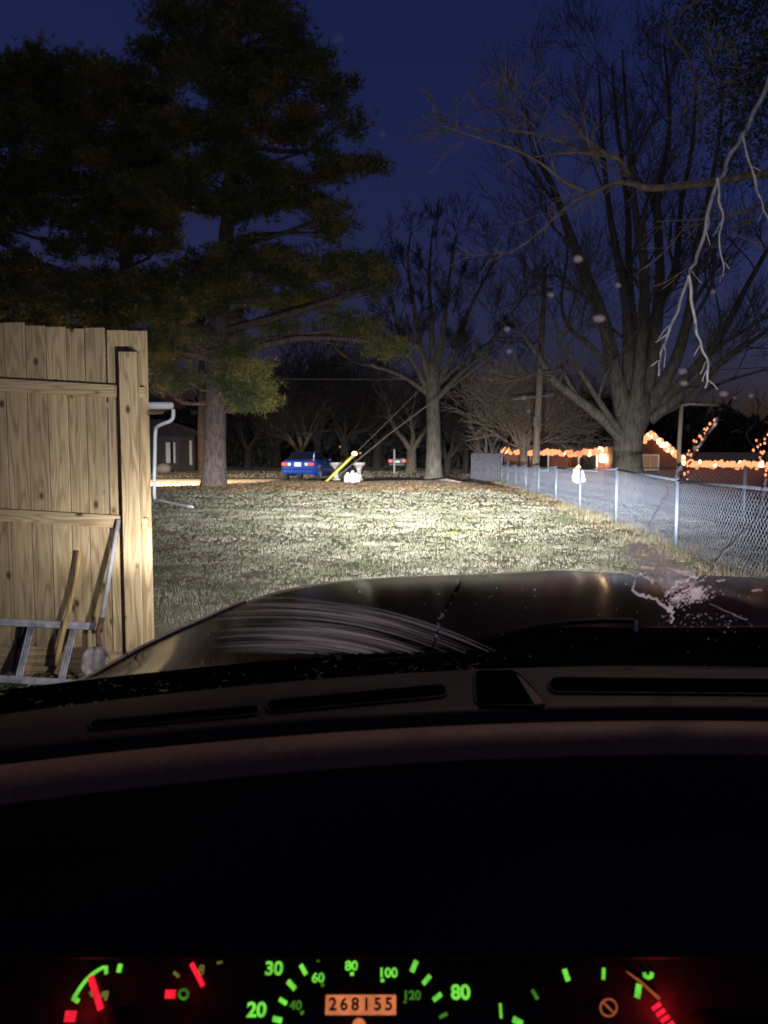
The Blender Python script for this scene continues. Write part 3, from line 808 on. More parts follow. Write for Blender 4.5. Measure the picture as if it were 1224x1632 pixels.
Yp = 30.0
rt = thing('pine_tree', (X_(341, Yp), Yp, zt(X_(341, Yp), Yp)), 'tall pine on the lawn with thick straight reddish trunk beside the downspout', 'tree')
main = [(265, 25, 45, 28), (340, 20, 70, 30), (430, 15, 60, 35), (470, 60, 40, 40), (400, 80, 75, 40), (330, 85, 60, 30), (260, 75, 38, 32),
        (300, 120, 40, 22), (500, 110, 38, 30), (440, 140, 60, 35), (370, 160, 40, 35), (535, 150, 30, 28), (480, 190, 50, 28), (545, 195, 28, 18), (420, 210, 55, 32), (350, 215, 60, 30),
        (290, 190, 50, 30), (585, 262, 36, 22), (530, 275, 45, 22), (470, 290, 45, 20), (400, 265, 60, 28), (330, 275, 70, 28), (505, 235, 25, 16),
        (440, 325, 60, 26), (515, 345, 38, 22), (370, 325, 50, 24), (300, 320, 60, 22), (250, 300, 60, 30), (540, 370, 22, 18),
        (400, 405, 55, 25), (450, 425, 60, 28), (520, 415, 55, 28), (575, 425, 40, 25), (355, 455, 55, 28), (420, 475, 60, 28), (480, 480, 45, 24), (330, 485, 35, 20), (610, 450, 22, 20),
        (560, 455, 30, 16), (575, 520, 40, 22), (610, 545, 32, 26), (540, 505, 25, 12), (450, 520, 30, 14),
        (400, 590, 28, 24), (415, 620, 30, 20), (395, 640, 25, 16), (425, 645, 16, 13), (375, 610, 22, 18), (385, 560, 30, 18),
        (275, 560, 34, 14), (262, 590, 26, 12), (300, 540, 30, 12), (300, 605, 28, 8), (265, 618, 24, 8), (250, 560, 20, 20), (232, 540, 30, 18)]
pine(rt, Yp, [(341, 779), (341, 760), (343, 700), (345, 620), (349, 530), (356, 430), (362, 360), (372, 290), (378, 210), (380, 120), (382, 30), (384, -60)],
     [.62, .50, .42, .40, .37, .31, .27, .24, .21, .16, .1, .05], main, 31)
Yl = 33.0
rt = thing('pine_tree', (X_(195, Yl), Yl, zt(X_(195, Yl), Yl)), 'broad dark pine rising behind the wooden board fence', 'tree')
left = [(10, 130, 60, 50), (70, 150, 60, 40), (60, 95, 30, 18), (150, 110, 40, 28), (170, 140, 55, 40), (210, 165, 55, 40), (240, 210, 50, 40), (120, 200, 70, 45), (40, 220, 70, 45), (-40, 180, 70, 60),
        (180, 250, 70, 40), (90, 280, 70, 40), (10, 300, 60, 40), (220, 290, 60, 38), (150, 320, 70, 30), (60, 340, 50, 22), (260, 250, 45, 30), (215, 345, 60, 24), (0, 360, 30, 30), (120, 360, 30, 18),
        (-50, 300, 60, 60), (240, 330, 40, 18), (100, 400, 35, 16), (180, 395, 60, 20), (250, 385, 40, 14), (40, 430, 50, 22), (-10, 460, 60, 36), (110, 450, 60, 28), (180, 450, 60, 26), (235, 445, 40, 22),
        (60, 490, 70, 30), (150, 495, 70, 28), (230, 490, 55, 24), (275, 470, 30, 18), (-50, 420, 60, 60), (275, 505, 40, 14), (20, 520, 60, 24), (120, 535, 60, 20), (190, 540, 50, 20)]
pine(rt, Yl, [(195, 775), (196, 740), (198, 640), (200, 500), (202, 400), (203, 300), (200, 200), (190, 120), (180, 90)],
     [.5, .42, .38, .33, .28, .22, .16, .09, .05], left, 41, dens=560, nlen=.28, nwid=.02)
Yr = 50.0
rt = thing('pine_tree', (X_(322, Yr), Yr, zt(X_(322, Yr), Yr)), 'far pine with thin dark trunk showing left of the thick pine trunk', 'tree')
pine(rt, Yr, [(322, 758), (322, 740), (321, 680), (322, 600), (322, 500), (325, 420)], [.32, .26, .24, .22, .16, .08],
     [(322, 430, 50, 40), (290, 470, 50, 30), (350, 480, 45, 28), (320, 520, 60, 25), (280, 540, 40, 20)], 51, dens=120, per=7, nlen=.4, nwid=.035)

def near_tree():
    rg = random.Random(77); Y = 12.0
    bx = X_(1440, Y); root = thing('bare_tree', (bx, Y, 0), 'near bare tree reaching headlit pale drooping branches in from the top right', 'tree')
    mb = MB(); tw = MB(); hg = MB()
    B = Vector((bx, Y, -.2))
    t1 = W(1430, 600, Y); t2 = W(1415, 330, Y); t3 = W(1390, 80, Y); t4 = W(1350, -200, Y)
    P, Q = smooth_path([B, B + Vector((0, 0, 1)), t1, t2, t3, t4], [.42, .33, .3, .27, .2, .12]); mb.tube(P, Q, 14)
    def br(pts, r0, r1, Y0, Y1, n=4, L=.5, depth=2, start=.2, target=None):
        if target is hg:
            one = MB(); pj = []
            for i, (a, b) in enumerate(zip(pts, pts[1:])):
                for k in range(3):
                    t = k / 3; j = 0 if i + k == 0 else 1.5
                    pj.append((a[0] + (b[0] - a[0]) * t + rg.gauss(0, j), a[1] + (b[1] - a[1]) * t + rg.gauss(0, j), Y0 + (Y1 - Y0) * (i + t) / (len(pts) - 1)))
            pj.append((*pts[-1], Y1)); n = n + 3
            stem(one, one, [W(*q) for q in pj], r0 * .85, r1 * 1.0, rg, depth=depth, L=L, n=n, up=-.3, minr=.006, start=start)
            one.build('hanging_branch', M['littwig'], root, smooth=True); return
        k = len(pts) - 1
        path = [W(x, y, Y0 + (Y1 - Y0) * i / k) for i, (x, y) in enumerate(pts)]
        stem(mb, target or tw, path, r0, r1, rg, depth=depth, L=L, n=n, up=.05, minr=.0045, start=start)
    # big limb reaching left
    br([(1410, 330), (1320, 285), (1224, 276), (1140, 290), (1085, 296), (1030, 300), (1005, 285), (985, 252), (930, 243), (880, 220), (820, 208), (760, 206), (712, 190)], .08, .006, Y, 10.0, 9, .7, 2, .4)
    br([(1030, 299), (985, 290), (955, 302), (915, 320), (880, 350), (850, 378), (812, 403), (790, 402)], .035, .006, 10.6, 9.6, 5, .45, 1)
    br([(985, 252), (950, 235), (915, 200), (888, 172)], .03, .006, 10.4, 10, 3, .4, 1)
    br([(930, 303), (900, 290), (865, 262), (825, 240), (790, 228), (740, 212), (705, 200)], .026, .005, 10.2, 9.4, 4, .4, 1)
    br([(712, 190), (745, 150), (780, 132), (820, 106)], .008, .004, 10, 9.8, 2, .25, 0)
    br([(930, 243), (880, 245), (850, 250), (820, 232)], .018, .006, 10.2, 9.8, 2, .3, 1)
    # hanging branches
    br([(1370, -60), (1300, 20), (1245, 80), (1222, 135), (1190, 205), (1168, 245), (1145, 285), (1128, 345), (1110, 410), (1098, 440), (1080, 495), (1062, 540), (1052, 570), (1050, 598)], .05, .010, 11.0, 7.6, 5, .25, 0, .5, hg)
    br([(1098, 440), (1102, 480), (1112, 530), (1122, 560), (1130, 585), (1124, 618)], .024, .009, 8.4, 8.0, 3, .18, 0, .2, hg)
    br([(1143, 285), (1150, 340), (1148, 390), (1152, 440)], .020, .007, 9, 8.6, 2, .15, 0, .2, hg)
    br([(1183, 212), (1198, 270), (1212, 320), (1226, 360)], .020, .007, 9.4, 9, 2, .2, 0, .2, hg)
    br([(1300, -40), (1180, -30), (1065, 35), (1090, 80), (1108, 130), (1116, 190), (1118, 232)], .03, .004, 11, 9, 3, .25, 0, .4)
    br([(1400, 200), (1300, 330), (1224, 325), (1160, 345), (1100, 350), (1045, 353)], .04, .005, 11.5, 9.5, 7, .45, 1, .3)
    br([(1400, 100), (1300, 80), (1224, 100), (1160, 130), (1110, 125)], .05, .006, 11.5, 10.5, 6, .5, 2, .2)
    br([(1280, 300), (1224, 330), (1170, 370), (1130, 395), (1105, 420)], .025, .005, 10.5, 9, 5, .35, 1, .2)
    mb.build('trunk', M['twigbark'], root, smooth=True); tw.build('crown', M['twigbark'], root)
    blobs = [(W(x, y, 11.5), a / F * 11.5, .8, b / F * 11.5) for x, y, a, b in ((1200, 80, 60, 40), (1180, 150, 50, 40), (1215, 220, 40, 50), (1290, 120, 90, 90), (1150, 40, 60, 22), (1180, 10, 90, 20), (1100, 20, 50, 8), (1160, 200, 30, 25))]
    needle_mesh('clinging_foliage', blobs, M['darkneedles'], root, 2600, 78, nlen=.06, nwid=.011, per=5)
near_tree()

def far_woods():
    rg = np.random.default_rng(61); P = []; N = 42000
    while len(P) < N:
        y = rg.uniform(88, 100); px = rg.uniform(-400, 1700)
        top = 655 + 22 * math.sin(px * .011) + 14 * noise.noise(Vector((px * .03, 1, 0))) + 16 * noise.noise(Vector((px * .12, 5, 0)))
        zmax = 1.38 + (728 - top) / F * y
        P.append(((px - 612) / F * y, y, rg.uniform(-2, zmax)))
    P = np.array(P)
    V0 = np.repeat(P, 3, axis=0) + rg.normal(size=(N * 3, 3)) * np.array([.35, .3, .55])
    npmesh('far_woods', V0, np.arange(N * 3).reshape(N, 3), M['woods'], kind='stuff', label='dark mass of woodland behind everything')
far_woods()

# ------------------------------------------------------------------ left house with downspout
def left_house():
    Y = 23.6; cx = X_(243, Y)
    root = thing('house', (cx, Y, zt(cx, Y)), 'house behind the board fence, only its white gutter corner and downspout showing', 'house')
    zg = W(250, 648, Y).z; z0 = zt(cx, Y) - .2
    mb = MB(); pl = [(cx - .05, Y), (cx - 10, Y), (cx - 10, Y + 4.6), (cx - 1.9, Y + 4.6)]
    mb.add([(x, y, z0) for x, y in pl] + [(x, y, zg - .1) for x, y in pl], [(0, 1, 5, 4), (1, 2, 6, 5), (2, 3, 7, 6), (3, 0, 4, 7), (4, 5, 6, 7)]); mb.build('wall', M['siding'], root)
    mb = MB(); ex = W(283, 648, Y).x; fy = Y - .45
    v = [(ex, fy + .05, zg + .06), (cx - 10.5, fy + .05, zg + .06), (cx - 10.5, Y + 5.3, zg + .06), (ex - 2.0, Y + 5.3, zg + .06), (ex - 2.8, Y + 2.4, zg + 1.0), (cx - 7.8, Y + 2.4, zg + 1.0)]
    mb.add(v, [(0, 1, 5, 4), (1, 2, 5), (2, 3, 4, 5), (3, 0, 4), (3, 2, 1, 0)]); mb.build('roof', M['roofdark'], root)
    mb = MB(); mb.box(((ex + cx - 10.5) / 2, fy, zg), (ex - cx + 10.5, .13, .2), bev=.05)
    mb.box(((ex + cx - 10.5) / 2 - .1, fy + .3, zg - .06), (ex - cx + 10.2, .42, .03))
    mb.build('gutter', M['white'], root, smooth=False)
    mb = MB(); q = fy + .02
    pts = [W(276, 652, q), W(276, 664, q), W(271, 671, q), W(254, 678, q + .15), W(248, 686, Y - .07), W(247, 720, Y - .07), W(246, 788, Y - .07), W(250, 797, Y - .15)]
    P, Q = smooth_path(pts, [.055] * 8, 3); mb.tube(P, Q, 10); mb.build('downspout', M['white'], root, smooth=True)
    mb = MB(); P, Q = smooth_path([Vector(W(250, 797, Y - .15)), W(275, 802, 22.2), W(307, 809, 20.6)], [.06, .055, .045]); mb.tube(P, Q, 10); mb.build('downspout_extension', M['white'], root, smooth=True)
    # carport lamp lighting the drive (hidden by the fence)
    lx, ly, lz = cx - 2.4, Y + 4.7, zg - .3
    mb = MB(); mb.ball((lx, ly + .12, lz), .1, 12); lm = mb.build('drive_lamp', M['lampwarm'], root, smooth=True)
    l = bpy.data.lights.new('drive_lamp_light', 'SPOT'); l.energy = 15000; l.color = (1, .72, .42); l.shadow_soft_size = .1; l.spot_size = rad(80); l.spot_blend = .8
    lo = bpy.data.objects.new('drive_lamp_light', l); C.objects.link(lo); lo.location = (lx, ly + .3, lz)
    lo.rotation_euler = (Vector((.6, 6.5, -3.4))).to_track_quat('-Z', 'Y').to_euler()
left_house()

def far_left_house():
    Y = 62.0; x0 = X_(150, Y); x1 = X_(311, Y); z0 = zt(x0, Y)
    root = thing('house', ((x0 + x1) / 2, Y, z0), 'distant dim grey house with white trimmed windows seen beside the downspout', 'house')
    ze = W(300, 695, Y).z
    mb = MB(); mb.box(((x0 + x1) / 2, Y + 3.5, (z0 + ze) / 2), (x1 - x0, 7, ze - z0)); mb.build('wall', M['grey_siding'], root)
    mb = MB(); pk = W(250, 668, Y + 3).z
    v = [(x0 - .4, Y - .5, ze), (x1 + .5, Y - .5, ze), (x1 + .5, Y + 7.5, ze), (x0 - .4, Y + 7.5, ze), (x1 - 3.4, Y + 3.5, pk), (x0 + 2, Y + 3.5, pk)]
    mb.add(v, [(0, 1, 4, 5), (1, 2, 4), (2, 3, 5, 4), (3, 0, 5), (3, 2, 1, 0)]); mb.build('roof', M['shingle'], root)
    for px, w_, h0, h1 in ((268, 7, 705, 738), (278, 3, 705, 738), (304, 4, 702, 741)):
        a = W(px, h0, Y - .06); b = W(px, h1, Y - .06); mb = MB(); mb.box(((a + b) / 2), (w_ / F * Y, .06, a.z - b.z), bev=.01)
        mb.build('shutter', M['white'], root)
    a = W(273, 705, Y - .02); b = W(273, 738, Y - .02); mb = MB(); mb.box((a + b) / 2, (6 / F * Y, .04, a.z - b.z)); mb.build('window', M['darkglass'], root)
    a = W(260, 747, 55); mb = MB(); mb.ball((a.x, 55, zt(a.x, 55) + .3), .5, 12, sq=(1.2, 1, .8)); 
    mb.build('boulder', M['concrete'], smooth=True, label='small pale boulder in front of the distant grey house', cat='boulder')
far_left_house()

# ------------------------------------------------------------------ brick houses with string lights
def brick_house():
    Y = 46.0; x0 = X_(795, Y); x1 = X_(1000, Y); zf = -1.05; ze = W(880, 722, Y).z
    root = thing('brick_house', (x0, Y, zf), 'low brick house behind the fence, its long eave edged with orange fairy lights', 'house')
    mb = MB(); mb.box(((x0 + x1) / 2 + .2, Y + 4, (zf + ze) / 2), (x1 - x0 - .4, 7, ze - zf)); mb.build('wall', M['brick'], root)
    mb = MB(); mb.add([(x0 - .3, Y + .05, ze), (x1 + .3, Y + .05, ze), (x1 + .3, Y + 8, ze), (x0 - .3, Y + 8, ze), (x1 - 1, Y + 4, ze + .55), (x0 + 1, Y + 4, ze + .55)],
                      [(0, 1, 4, 5), (1, 2, 4), (2, 3, 5, 4), (3, 0, 5), (3, 2, 1, 0)]); mb.build('roof', M['roofdark'], root)
    for px in (862, 940):
        a = W(px, 728, Y); mb = MB(); mb.box((a.x, Y + .47, a.z - .35), (1.2, .08, 1.1)); f = mb.build('window', M['white'], root)
        mb = MB(); mb.box((a.x, Y + .42, a.z - .35), (1.0, .04, .9)); mb.build('pane', M['darkglass'], f)
    a = W(964, 730, Y); mb = MB(); mb.box((a.x, Y + .3, a.z), (.5, .2, .55), bev=.08); mb.build('porch_lamp', M['lamp'], root)
    l = bpy.data.lights.new('porch_light', 'POINT'); l.energy = 160; l.color = (1, .6, .32); l.shadow_soft_size = .2
    lo = bpy.data.objects.new('porch_light', l); C.objects.link(lo); lo.location = (a.x, Y + .05, a.z - .1)
    string('long row of orange fairy lights along the low eave left of the maple trunk', [W(799, 717, Y - .05), W(850, 718, Y - .05), W(905, 720, Y - .05), W(948, 719, Y - .05), W(955, 715, Y - .05), W(975, 716, Y - .05)], 98)
    Y = 40.0; zf = -1.15; ze = W(1100, 741, Y).z
    gx0 = X_(1016, Y); gx1 = X_(1094, Y); pk = W(1038, 693, Y); el = W(1018, 707, Y).z; xr = X_(1330, Y)
    root = thing('brick_house', (gx0, Y, zf), 'nearer brick house with a lit gable and cream window right of the maple', 'house')
    mb = MB()
    yb = Y + 7
    prof = [(gx0 + .1, zf), (gx1 + .6, zf), (gx1 + .6, ze - .3), (gx1 - .2, ze), (pk.x, pk.z - .12), (gx0 + .1, el - .12)]
    n = len(prof); vs = [(x, Y + .2, z) for x, z in prof] + [(x, yb, z) for x, z in prof]
    mb.add(vs, [tuple(range(n)), tuple(range(n, 2 * n))[::-1]] + [(i, i + n, (i + 1) % n + n, (i + 1) % n) for i in range(n)])
    mb.box(((gx1 + xr) / 2 + .62, Y + 3.8, (zf + ze) / 2 - .02), (xr - gx1, 6.2, ze - zf - .04)); mb.build('wall', M['brick'], root)
    mb = MB(); mb.beam((gx0 - .1, Y + 3.5, el - .05), (pk.x, Y + 3.5, pk.z + .03), 7.4, .1, up=Vector((0, 0, 1)))
    mb.v = []; mb.f = []; mb.mi = []
    def slab(a, b, t=.1):
        mb.add([(a[0], Y, a[1]), (b[0], Y, b[1]), (b[0], yb, b[1]), (a[0], yb, a[1]), (a[0], Y, a[1] - t), (b[0], Y, b[1] - t), (b[0], yb, b[1] - t), (a[0], yb, a[1] - t)],
               [(0, 1, 2, 3), (7, 6, 5, 4), (0, 4, 5, 1), (2, 6, 7, 3), (0, 3, 7, 4), (1, 5, 6, 2)])
    slab((gx0 - .05, el), (pk.x, pk.z)); slab((pk.x, pk.z), (gx1, ze + .02))
    mb.add([(gx1, Y + .35, ze + .02), (xr + .5, Y + .35, ze + .02), (xr + .5, Y + 7.4, ze + .7), (gx1, Y + 7.4, ze + .7)], [(0, 1, 2, 3)])
    mb.build('roof', M['roofdark'], root)
    a = W(1038, 737, Y); mb = MB(); mb.box((a.x, Y + .19, a.z), (.95, .08, .85), bev=.01); f = mb.build('window', M['white'], root)
    mb = MB(); mb.box((a.x - .2, Y + .13, a.z), (.36, .03, .7)); mb.build('pane', M['blind'], f)
    mb = MB(); mb.box((a.x + .2, Y + .13, a.z), (.36, .03, .7)); mb.build('pane', M['blind'], f)
    string('orange fairy lights climbing over the small gable right of the maple', [W(1020, 706, Y - .05), W(1029, 695, Y - .05), W(1038, 691, Y - .05), W(1055, 703, Y - .05), W(1075, 719, Y - .05), W(1092, 733, Y - .05)], 80)
    string('thick orange fairy lights along the flat right eave running out of the picture', [W(1092, 733, Y - .05), W(1110, 737, Y - .05), W(1160, 738, Y - .05), W(1224, 740, Y - .05), W(1270, 742, Y - .05)], 98)
M['blind'] = emit('lit_blind', (.8, .45, .25), .25)
def string(label, pts, n, r=.115, jit=.13, hot=.12, glow=True):
    rg = random.Random(len(label)); root = thing('fairy_lights', tuple(pts[0]), label, 'fairy lights', 'strings of orange fairy lights')
    L = [0]; 
    for a, b in zip(pts, pts[1:]): L.append(L[-1] + (b - a).length)
    def at(s):
        for i in range(len(pts) - 1):
            if s <= L[i + 1] or i == len(pts) - 2: return pts[i].lerp(pts[i + 1], (s - L[i]) / (L[i + 1] - L[i]))
    mb = MB(); mb.tube([p + Vector((0, .02, .03)) for p in pts], .008, 4); mb.build('cable', M['darkwire'], root)
    bm = MB(); bm.ball((0, 0, 0), r, 8, sq=(1, 1, 1.25)); base = None; base2 = None
    for i in range(n):
        p = at(L[-1] * (i + .5) / n) + Vector((rg.gauss(0, jit * .5), rg.uniform(-.05, 0), rg.uniform(-.2, .03)))
        h = rg.random() < hot
        if i == 0:
            ob = bm.build('bulb', M['bulb'], root); base = ob
            base2 = base.data.copy(); base2.materials.clear(); base2.materials.append(M['bulbhot']); ob.location = p
        else:
            ob = base.copy(); C.objects.link(ob); ob.parent = root; ob.matrix_parent_inverse = base.matrix_parent_inverse.copy()
            if h: ob.data = base2
        ob.location = p
        s = rg.uniform(.75, 1.25); ob.scale = (s, s, s)
brick_house()
# small trees wrapped with fairy lights
def wrapped(px, label, paths, Y=33.0, n=26):
    x = X_(px, Y); root = thing('small_tree', (x, Y, zt(x, Y)), label, 'tree')
    mb = MB(); mb2 = MB(); rg = random.Random(px)
    for pth in paths:
        pp = [W(a, b, Y) for a, b in pth]; P, Q = smooth_path(pp, [.05] * len(pp)); mb.tube(P, Q, 6)
        grow(mb, mb2, pp[-1], Vector((.3, 0, 1)), .9, .03, 2, rg, minr=.008); 
    mb.build('trunk', M['bark_dark'], root, smooth=True); mb2.build('crown', M['bark_dark'], root)
    for j, pth in enumerate(paths[:1]):
        pass
    allp = [W(a, b, Y - .08) for a, b in paths[0]]
    string('orange fairy lights wound round the ' + ('left' if px < 1150 else 'right') + ' small tree by the gable house', allp, n, r=.045, jit=.22, hot=.0)
wrapped(1098, 'small dark tree wound with fairy lights in front of the right eave', [[(1092, 760), (1096, 728), (1104, 712), (1115, 692), (1132, 676), (1142, 668)], [(1092, 745), (1108, 728), (1117, 708), (1122, 695)]])
wrapped(1205, 'small dark tree at the right picture edge wound with fairy lights', [[(1222, 760), (1216, 722), (1205, 712), (1222, 690), (1232, 670)], [(1216, 722), (1196, 706), (1190, 690), (1202, 678)]], n=24)
# made-up glowing blob and stake for the refracted porch light
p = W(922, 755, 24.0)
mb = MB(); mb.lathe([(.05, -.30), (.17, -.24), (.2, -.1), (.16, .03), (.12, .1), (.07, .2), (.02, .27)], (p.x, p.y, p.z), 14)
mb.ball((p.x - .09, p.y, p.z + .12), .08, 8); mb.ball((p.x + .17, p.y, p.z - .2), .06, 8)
root = thing('refracted_glow', (p.x, p.y, zt(p.x, p.y)), 'bright warm glowing blob added for refracted porch light behind the chain link fence', 'added glow')
mb.build('glow_blob', M['lamp'], root, smooth=True)
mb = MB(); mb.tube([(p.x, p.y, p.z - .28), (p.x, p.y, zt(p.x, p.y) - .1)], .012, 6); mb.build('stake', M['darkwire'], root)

# ------------------------------------------------------------------ pole, guy wires, wires, posts
Yq = 31.0
root = thing('utility_pole', (X_(853, Yq), Yq, 0), 'tall leaning wooden utility pole between the two bare trees', 'utility pole')
b0 = W(852, 770, Yq); t0 = W(869, 425, Yq)
mb = MB(); mb.tube([b0 - Vector((0, 0, .3)), b0.lerp(t0, .5), t0], [.16, .13, .10], 12); mb.build('pole_shaft', M['polewood'], root, smooth=True)
mb = MB(); mb.beam(W(817, 637, Yq), W(882, 630, Yq), .05, .06); mb.build('bracket_arm', M['galvd'], root)
mb = MB(); c = W(853, 672, Yq - .18); mb.box(c, (.16, .14, .4), bev=.02); mb.build('meter_box', M['galvd'], root)
mb = MB(); a = W(874, 470, Yq - .1); mb.lathe([(.0, -.1), (.14, -.08), (.15, .28), (.05, .32)], a, 10); mb.build('insulator', M['galv'], root, smooth=True)
mb = MB(); a = W(867, 440, Yq - .15); mb.beam(a - Vector((.5, 0, .02)), a + Vector((.5, 0, .02)), .09, .11); mb.build('crossarm', M['polewood'], root)
g1 = W(517, 771, 33.3); g1.z = zt(g1.x, g1.y)
top1 = W(869, 440, Yq)
mid = W(563, 726, 33.0)
def wire_thing(name, pts, r, label, cat, mt_='darkwire', group=None):
    mb = MB(); mb.tube(pts, r, 5); return mb.build(name, M[mt_], label=label, cat=cat, group=group)
root = thing('guy_wire', tuple(g1), 'guy wire with a yellow plastic guard slanting up from the leaves', 'guy wire', 'guy wires of the utility pole')
mb = MB(); mb.tube([g1, mid], .065, 8); mb.build('yellow_guard', M['yellow'], root, smooth=True)
mb = MB(); mb.tube([mid, W(640, 650, 32.5), W(730, 560, 32), top1], .014, 5); mb.build('wire', M['galvd'], root)
g2 = W(540, 758, 35.0)
wire_thing('guy_wire', [g2, W(620, 692, 34), W(700, 632, 33), W(800, 555, 32), W(866, 500, Yq)], .04, 'second guy wire without a guard, right of the yellow one', 'guy wire', 'galvd', 'guy wires of the utility pole') if False else None
wire_thing('guy_wire', [g2, W(620, 692, 34), W(700, 632, 33), W(800, 555, 32), W(866, 500, Yq)], .03, 'second guy wire without a guard, right of the yellow one', 'guy wire', 'galvd', 'guy wires of the utility pole')
Yw = 44.0
wire_thing('overhead_cable', [W(x, y, Yw) for x, y in ((-200, 590), (200, 600), (420, 604), (640, 605), (860, 600), (1100, 592), (1500, 570))], .022, 'thin overhead cable crossing behind all the trees', 'cable', 'galvd')
# clothesline post
Yc = 16.5; b0 = W(1079, 770, Yc)
root = thing('clothesline_post', (b0.x, Yc, zt(b0.x, Yc)), 'rusty pipe post with a right angle arm behind the fence', 'post')
mb = MB(); a = W(1086, 652, Yc); mb.tube([(b0.x, Yc, zt(b0.x, Yc) - .1), W(1083, 700, Yc), a], .045, 10); mb.build('upright', M['pipe'] if 'pipe' in M else M['polewood'], root, smooth=True)
mb = MB(); e = W(1146, 646, Yc); mb.tube([a, W(1088, 646, Yc), W(1100, 644, Yc), e], .03, 8); mb.build('arm', M['polewood'], root, smooth=True)
# sign post and street lamps
Ys_ = 52.0; a = W(629, 760, Ys_); t = W(628, 716, Ys_)
mb = MB(); mb.box(((a + t) / 2), (.12, .06, (t.z - a.z)), bev=.01); mb.build('marker_post', M['siding'], label='slim pale marker post in front of the car with red tail lamps', cat='post')
for px, py, Y, r, mk, lb in ((565, 723, 70, .26, 'lamp', 'brightest distant street lamp, at the top of the yellow guard'), (574, 722, 82, .14, 'orange', 'small dim street lamp just right of the brightest one'), (543, 712, 85, .16, 'orange', 'small orange street lamp left of the brightest one'), (598, 607, 90, .14, 'lampdim', 'tiny pale lamp high among the bare branches left of the straight trunk')):
    M.setdefault('lampdim', emit('pale_glow', (.6, .6, .55), .6))
    p = W(px, py, Y); root = thing('street_lamp', (p.x, Y, zt(p.x, Y)), lb, 'street lamp', 'distant street lamps')
    mb = MB(); mb.ball(p, r, 10, sq=(1, 1, .8)); mb.build('lamp_head', M[mk], root, smooth=True)
    mb = MB(); mb.tube([(p.x, Y + .1, zt(p.x, Y) - .1), (p.x, Y + .1, p.z + r)], .06, 6); mb.build('lamp_pole', M['darkwire'], root)

# ------------------------------------------------------------------ far cars
def car(px, py, Y, yaw, body, label, lit, plate_mat):
    p = W(px, py, Y); z0 = zt(p.x, Y) + .02
    root = thing('sedan', (p.x, Y, z0), label, 'car')
    Rm = Matrix.Rotation(yaw, 3, 'Z')
    def T(x, y, z): return Rm @ Vector((x, y, z)) + Vector((p.x, Y, z0))
    # sections from rear (y=0) to front (y=4.4): y, halfwidth bottom/top, z bottom, z shoulder
    secs = [(0, .70, .34, .80, .92), (.06, .80, .28, .85, .99), (.5, .86, .22, .90, 1.02), (1.5, .88, .2, .88, .95), (2.9, .88, .2, .86, .92), (3.7, .86, .22, .78, .82), (4.3, .78, .28, .62, .70), (4.42, .68, .34, .55, .62)]
    mb = MB(); rows = []
    for y, hw, zb, zs, ztp in secs:
        pr = [(-hw * .9, zb), (-hw, zb + .14), (-hw, zs * .75), (-hw * .985, zs), (-hw * .8, ztp), (0, ztp + .015), (hw * .8, ztp), (hw * .985, zs), (hw, zs * .75), (hw, zb + .14), (hw * .9, zb)]
        rows.append([T(x, y, z) for x, z in pr])
    mb.grid(rows); mb.add(rows[0], [tuple(range(11))]); mb.add(rows[-1], [tuple(range(11))[::-1]])
    o = mb.build('body', body, root, smooth=True)
    mb = MB(); rws = []
    for y, hw, z in ((.52, .68, 1.0), (1.05, .58, 1.34), (1.25, .56, 1.375), (2.2, .56, 1.375), (2.45, .58, 1.33), (3.15, .70, .93)):
        rws.append([T(x * hw, y, zz) for x, zz in ((-1.12 if 1 < y < 2.5 else -1.0, .9), (-1, z - .04), (-.8, z), (.8, z), (1, z - .04), (1.12 if 1 < y < 2.5 else 1.0, .9))])
    mb.grid(rws); mb.build('roof', body, root, smooth=True)
    mb = MB(); q = [T(-.60, .50, 1.045), T(.60, .50, 1.045), T(.52, .98, 1.325), T(-.52, .98, 1.325)]; mb.add(q, [(0, 1, 2, 3)])
    gw = mb.build('rear_window', M['darkglass'], root)
    s = gw.modifiers.new('t', 'SOLIDIFY'); s.thickness = .015
    for sx in (-1, 1):
        mb = MB(); mb.add([T(sx * .665, .78, 1.03), T(sx * .665, 2.75, 1.0), T(sx * .595, 2.3, 1.31), T(sx * .595, 1.15, 1.31)], [(0, 1, 2, 3)]); mb.build('side_window', M['darkglass'], root)
        c = T(sx * .60, -.005, .80); mb = MB(); mb.box(c, (.34 if not lit else .26, .10, .15 if not lit else .2), Rm, bev=.03); tl = mb.build('tail_lamp', M['tail'] if lit else M['redlens'], root)
        if not lit:
            c = T(sx * .40, -.012, .79); mb = MB(); mb.box(c, (.16, .10, .13), Rm, bev=.03); mb.build('reversing_lens', M['clearlens'], tl)
            c = T(sx * .62, -.02, .44); mb = MB(); mb.box(c, (.15, .09, .12), Rm, bev=.03); mb.build('reflector', M['redlens'], root)
        for wy in (.85, 3.5):
            c = T(sx * .78, wy, .31); mb = MB(); ax = Rm @ Vector((1, 0, 0))
            mb.tube([c - ax * .1, c - ax * .08, c + ax * .08, c + ax * .1], [.27, .31, .31, .27], 18); wh = mb.build('wheel', M['rubber'], root, smooth=True)
            mb = MB(); mb.tube([c + ax * sx * .09, c + ax * sx * .105], .19, 12); mb.build('rim', M['chrome'], wh)
        c = T(sx * .95, 2.55, .98); mb = MB(); mb.ball(c, .1, 8, sq=(1, .6, .7)); mb.build('mirror', body, root, smooth=True)
    c = T(0, -.04, .78 if not lit else .72); mb = MB(); mb.box(c, (.32 if not lit else .42, .03, .18), Rm, bev=.01); mb.build('number_plate', plate_mat, root)
    mb = MB(); mb.box(T(0, -.03, .47), (1.5, .16, .24), Rm, bev=.06); mb.build('bumper', body, root)
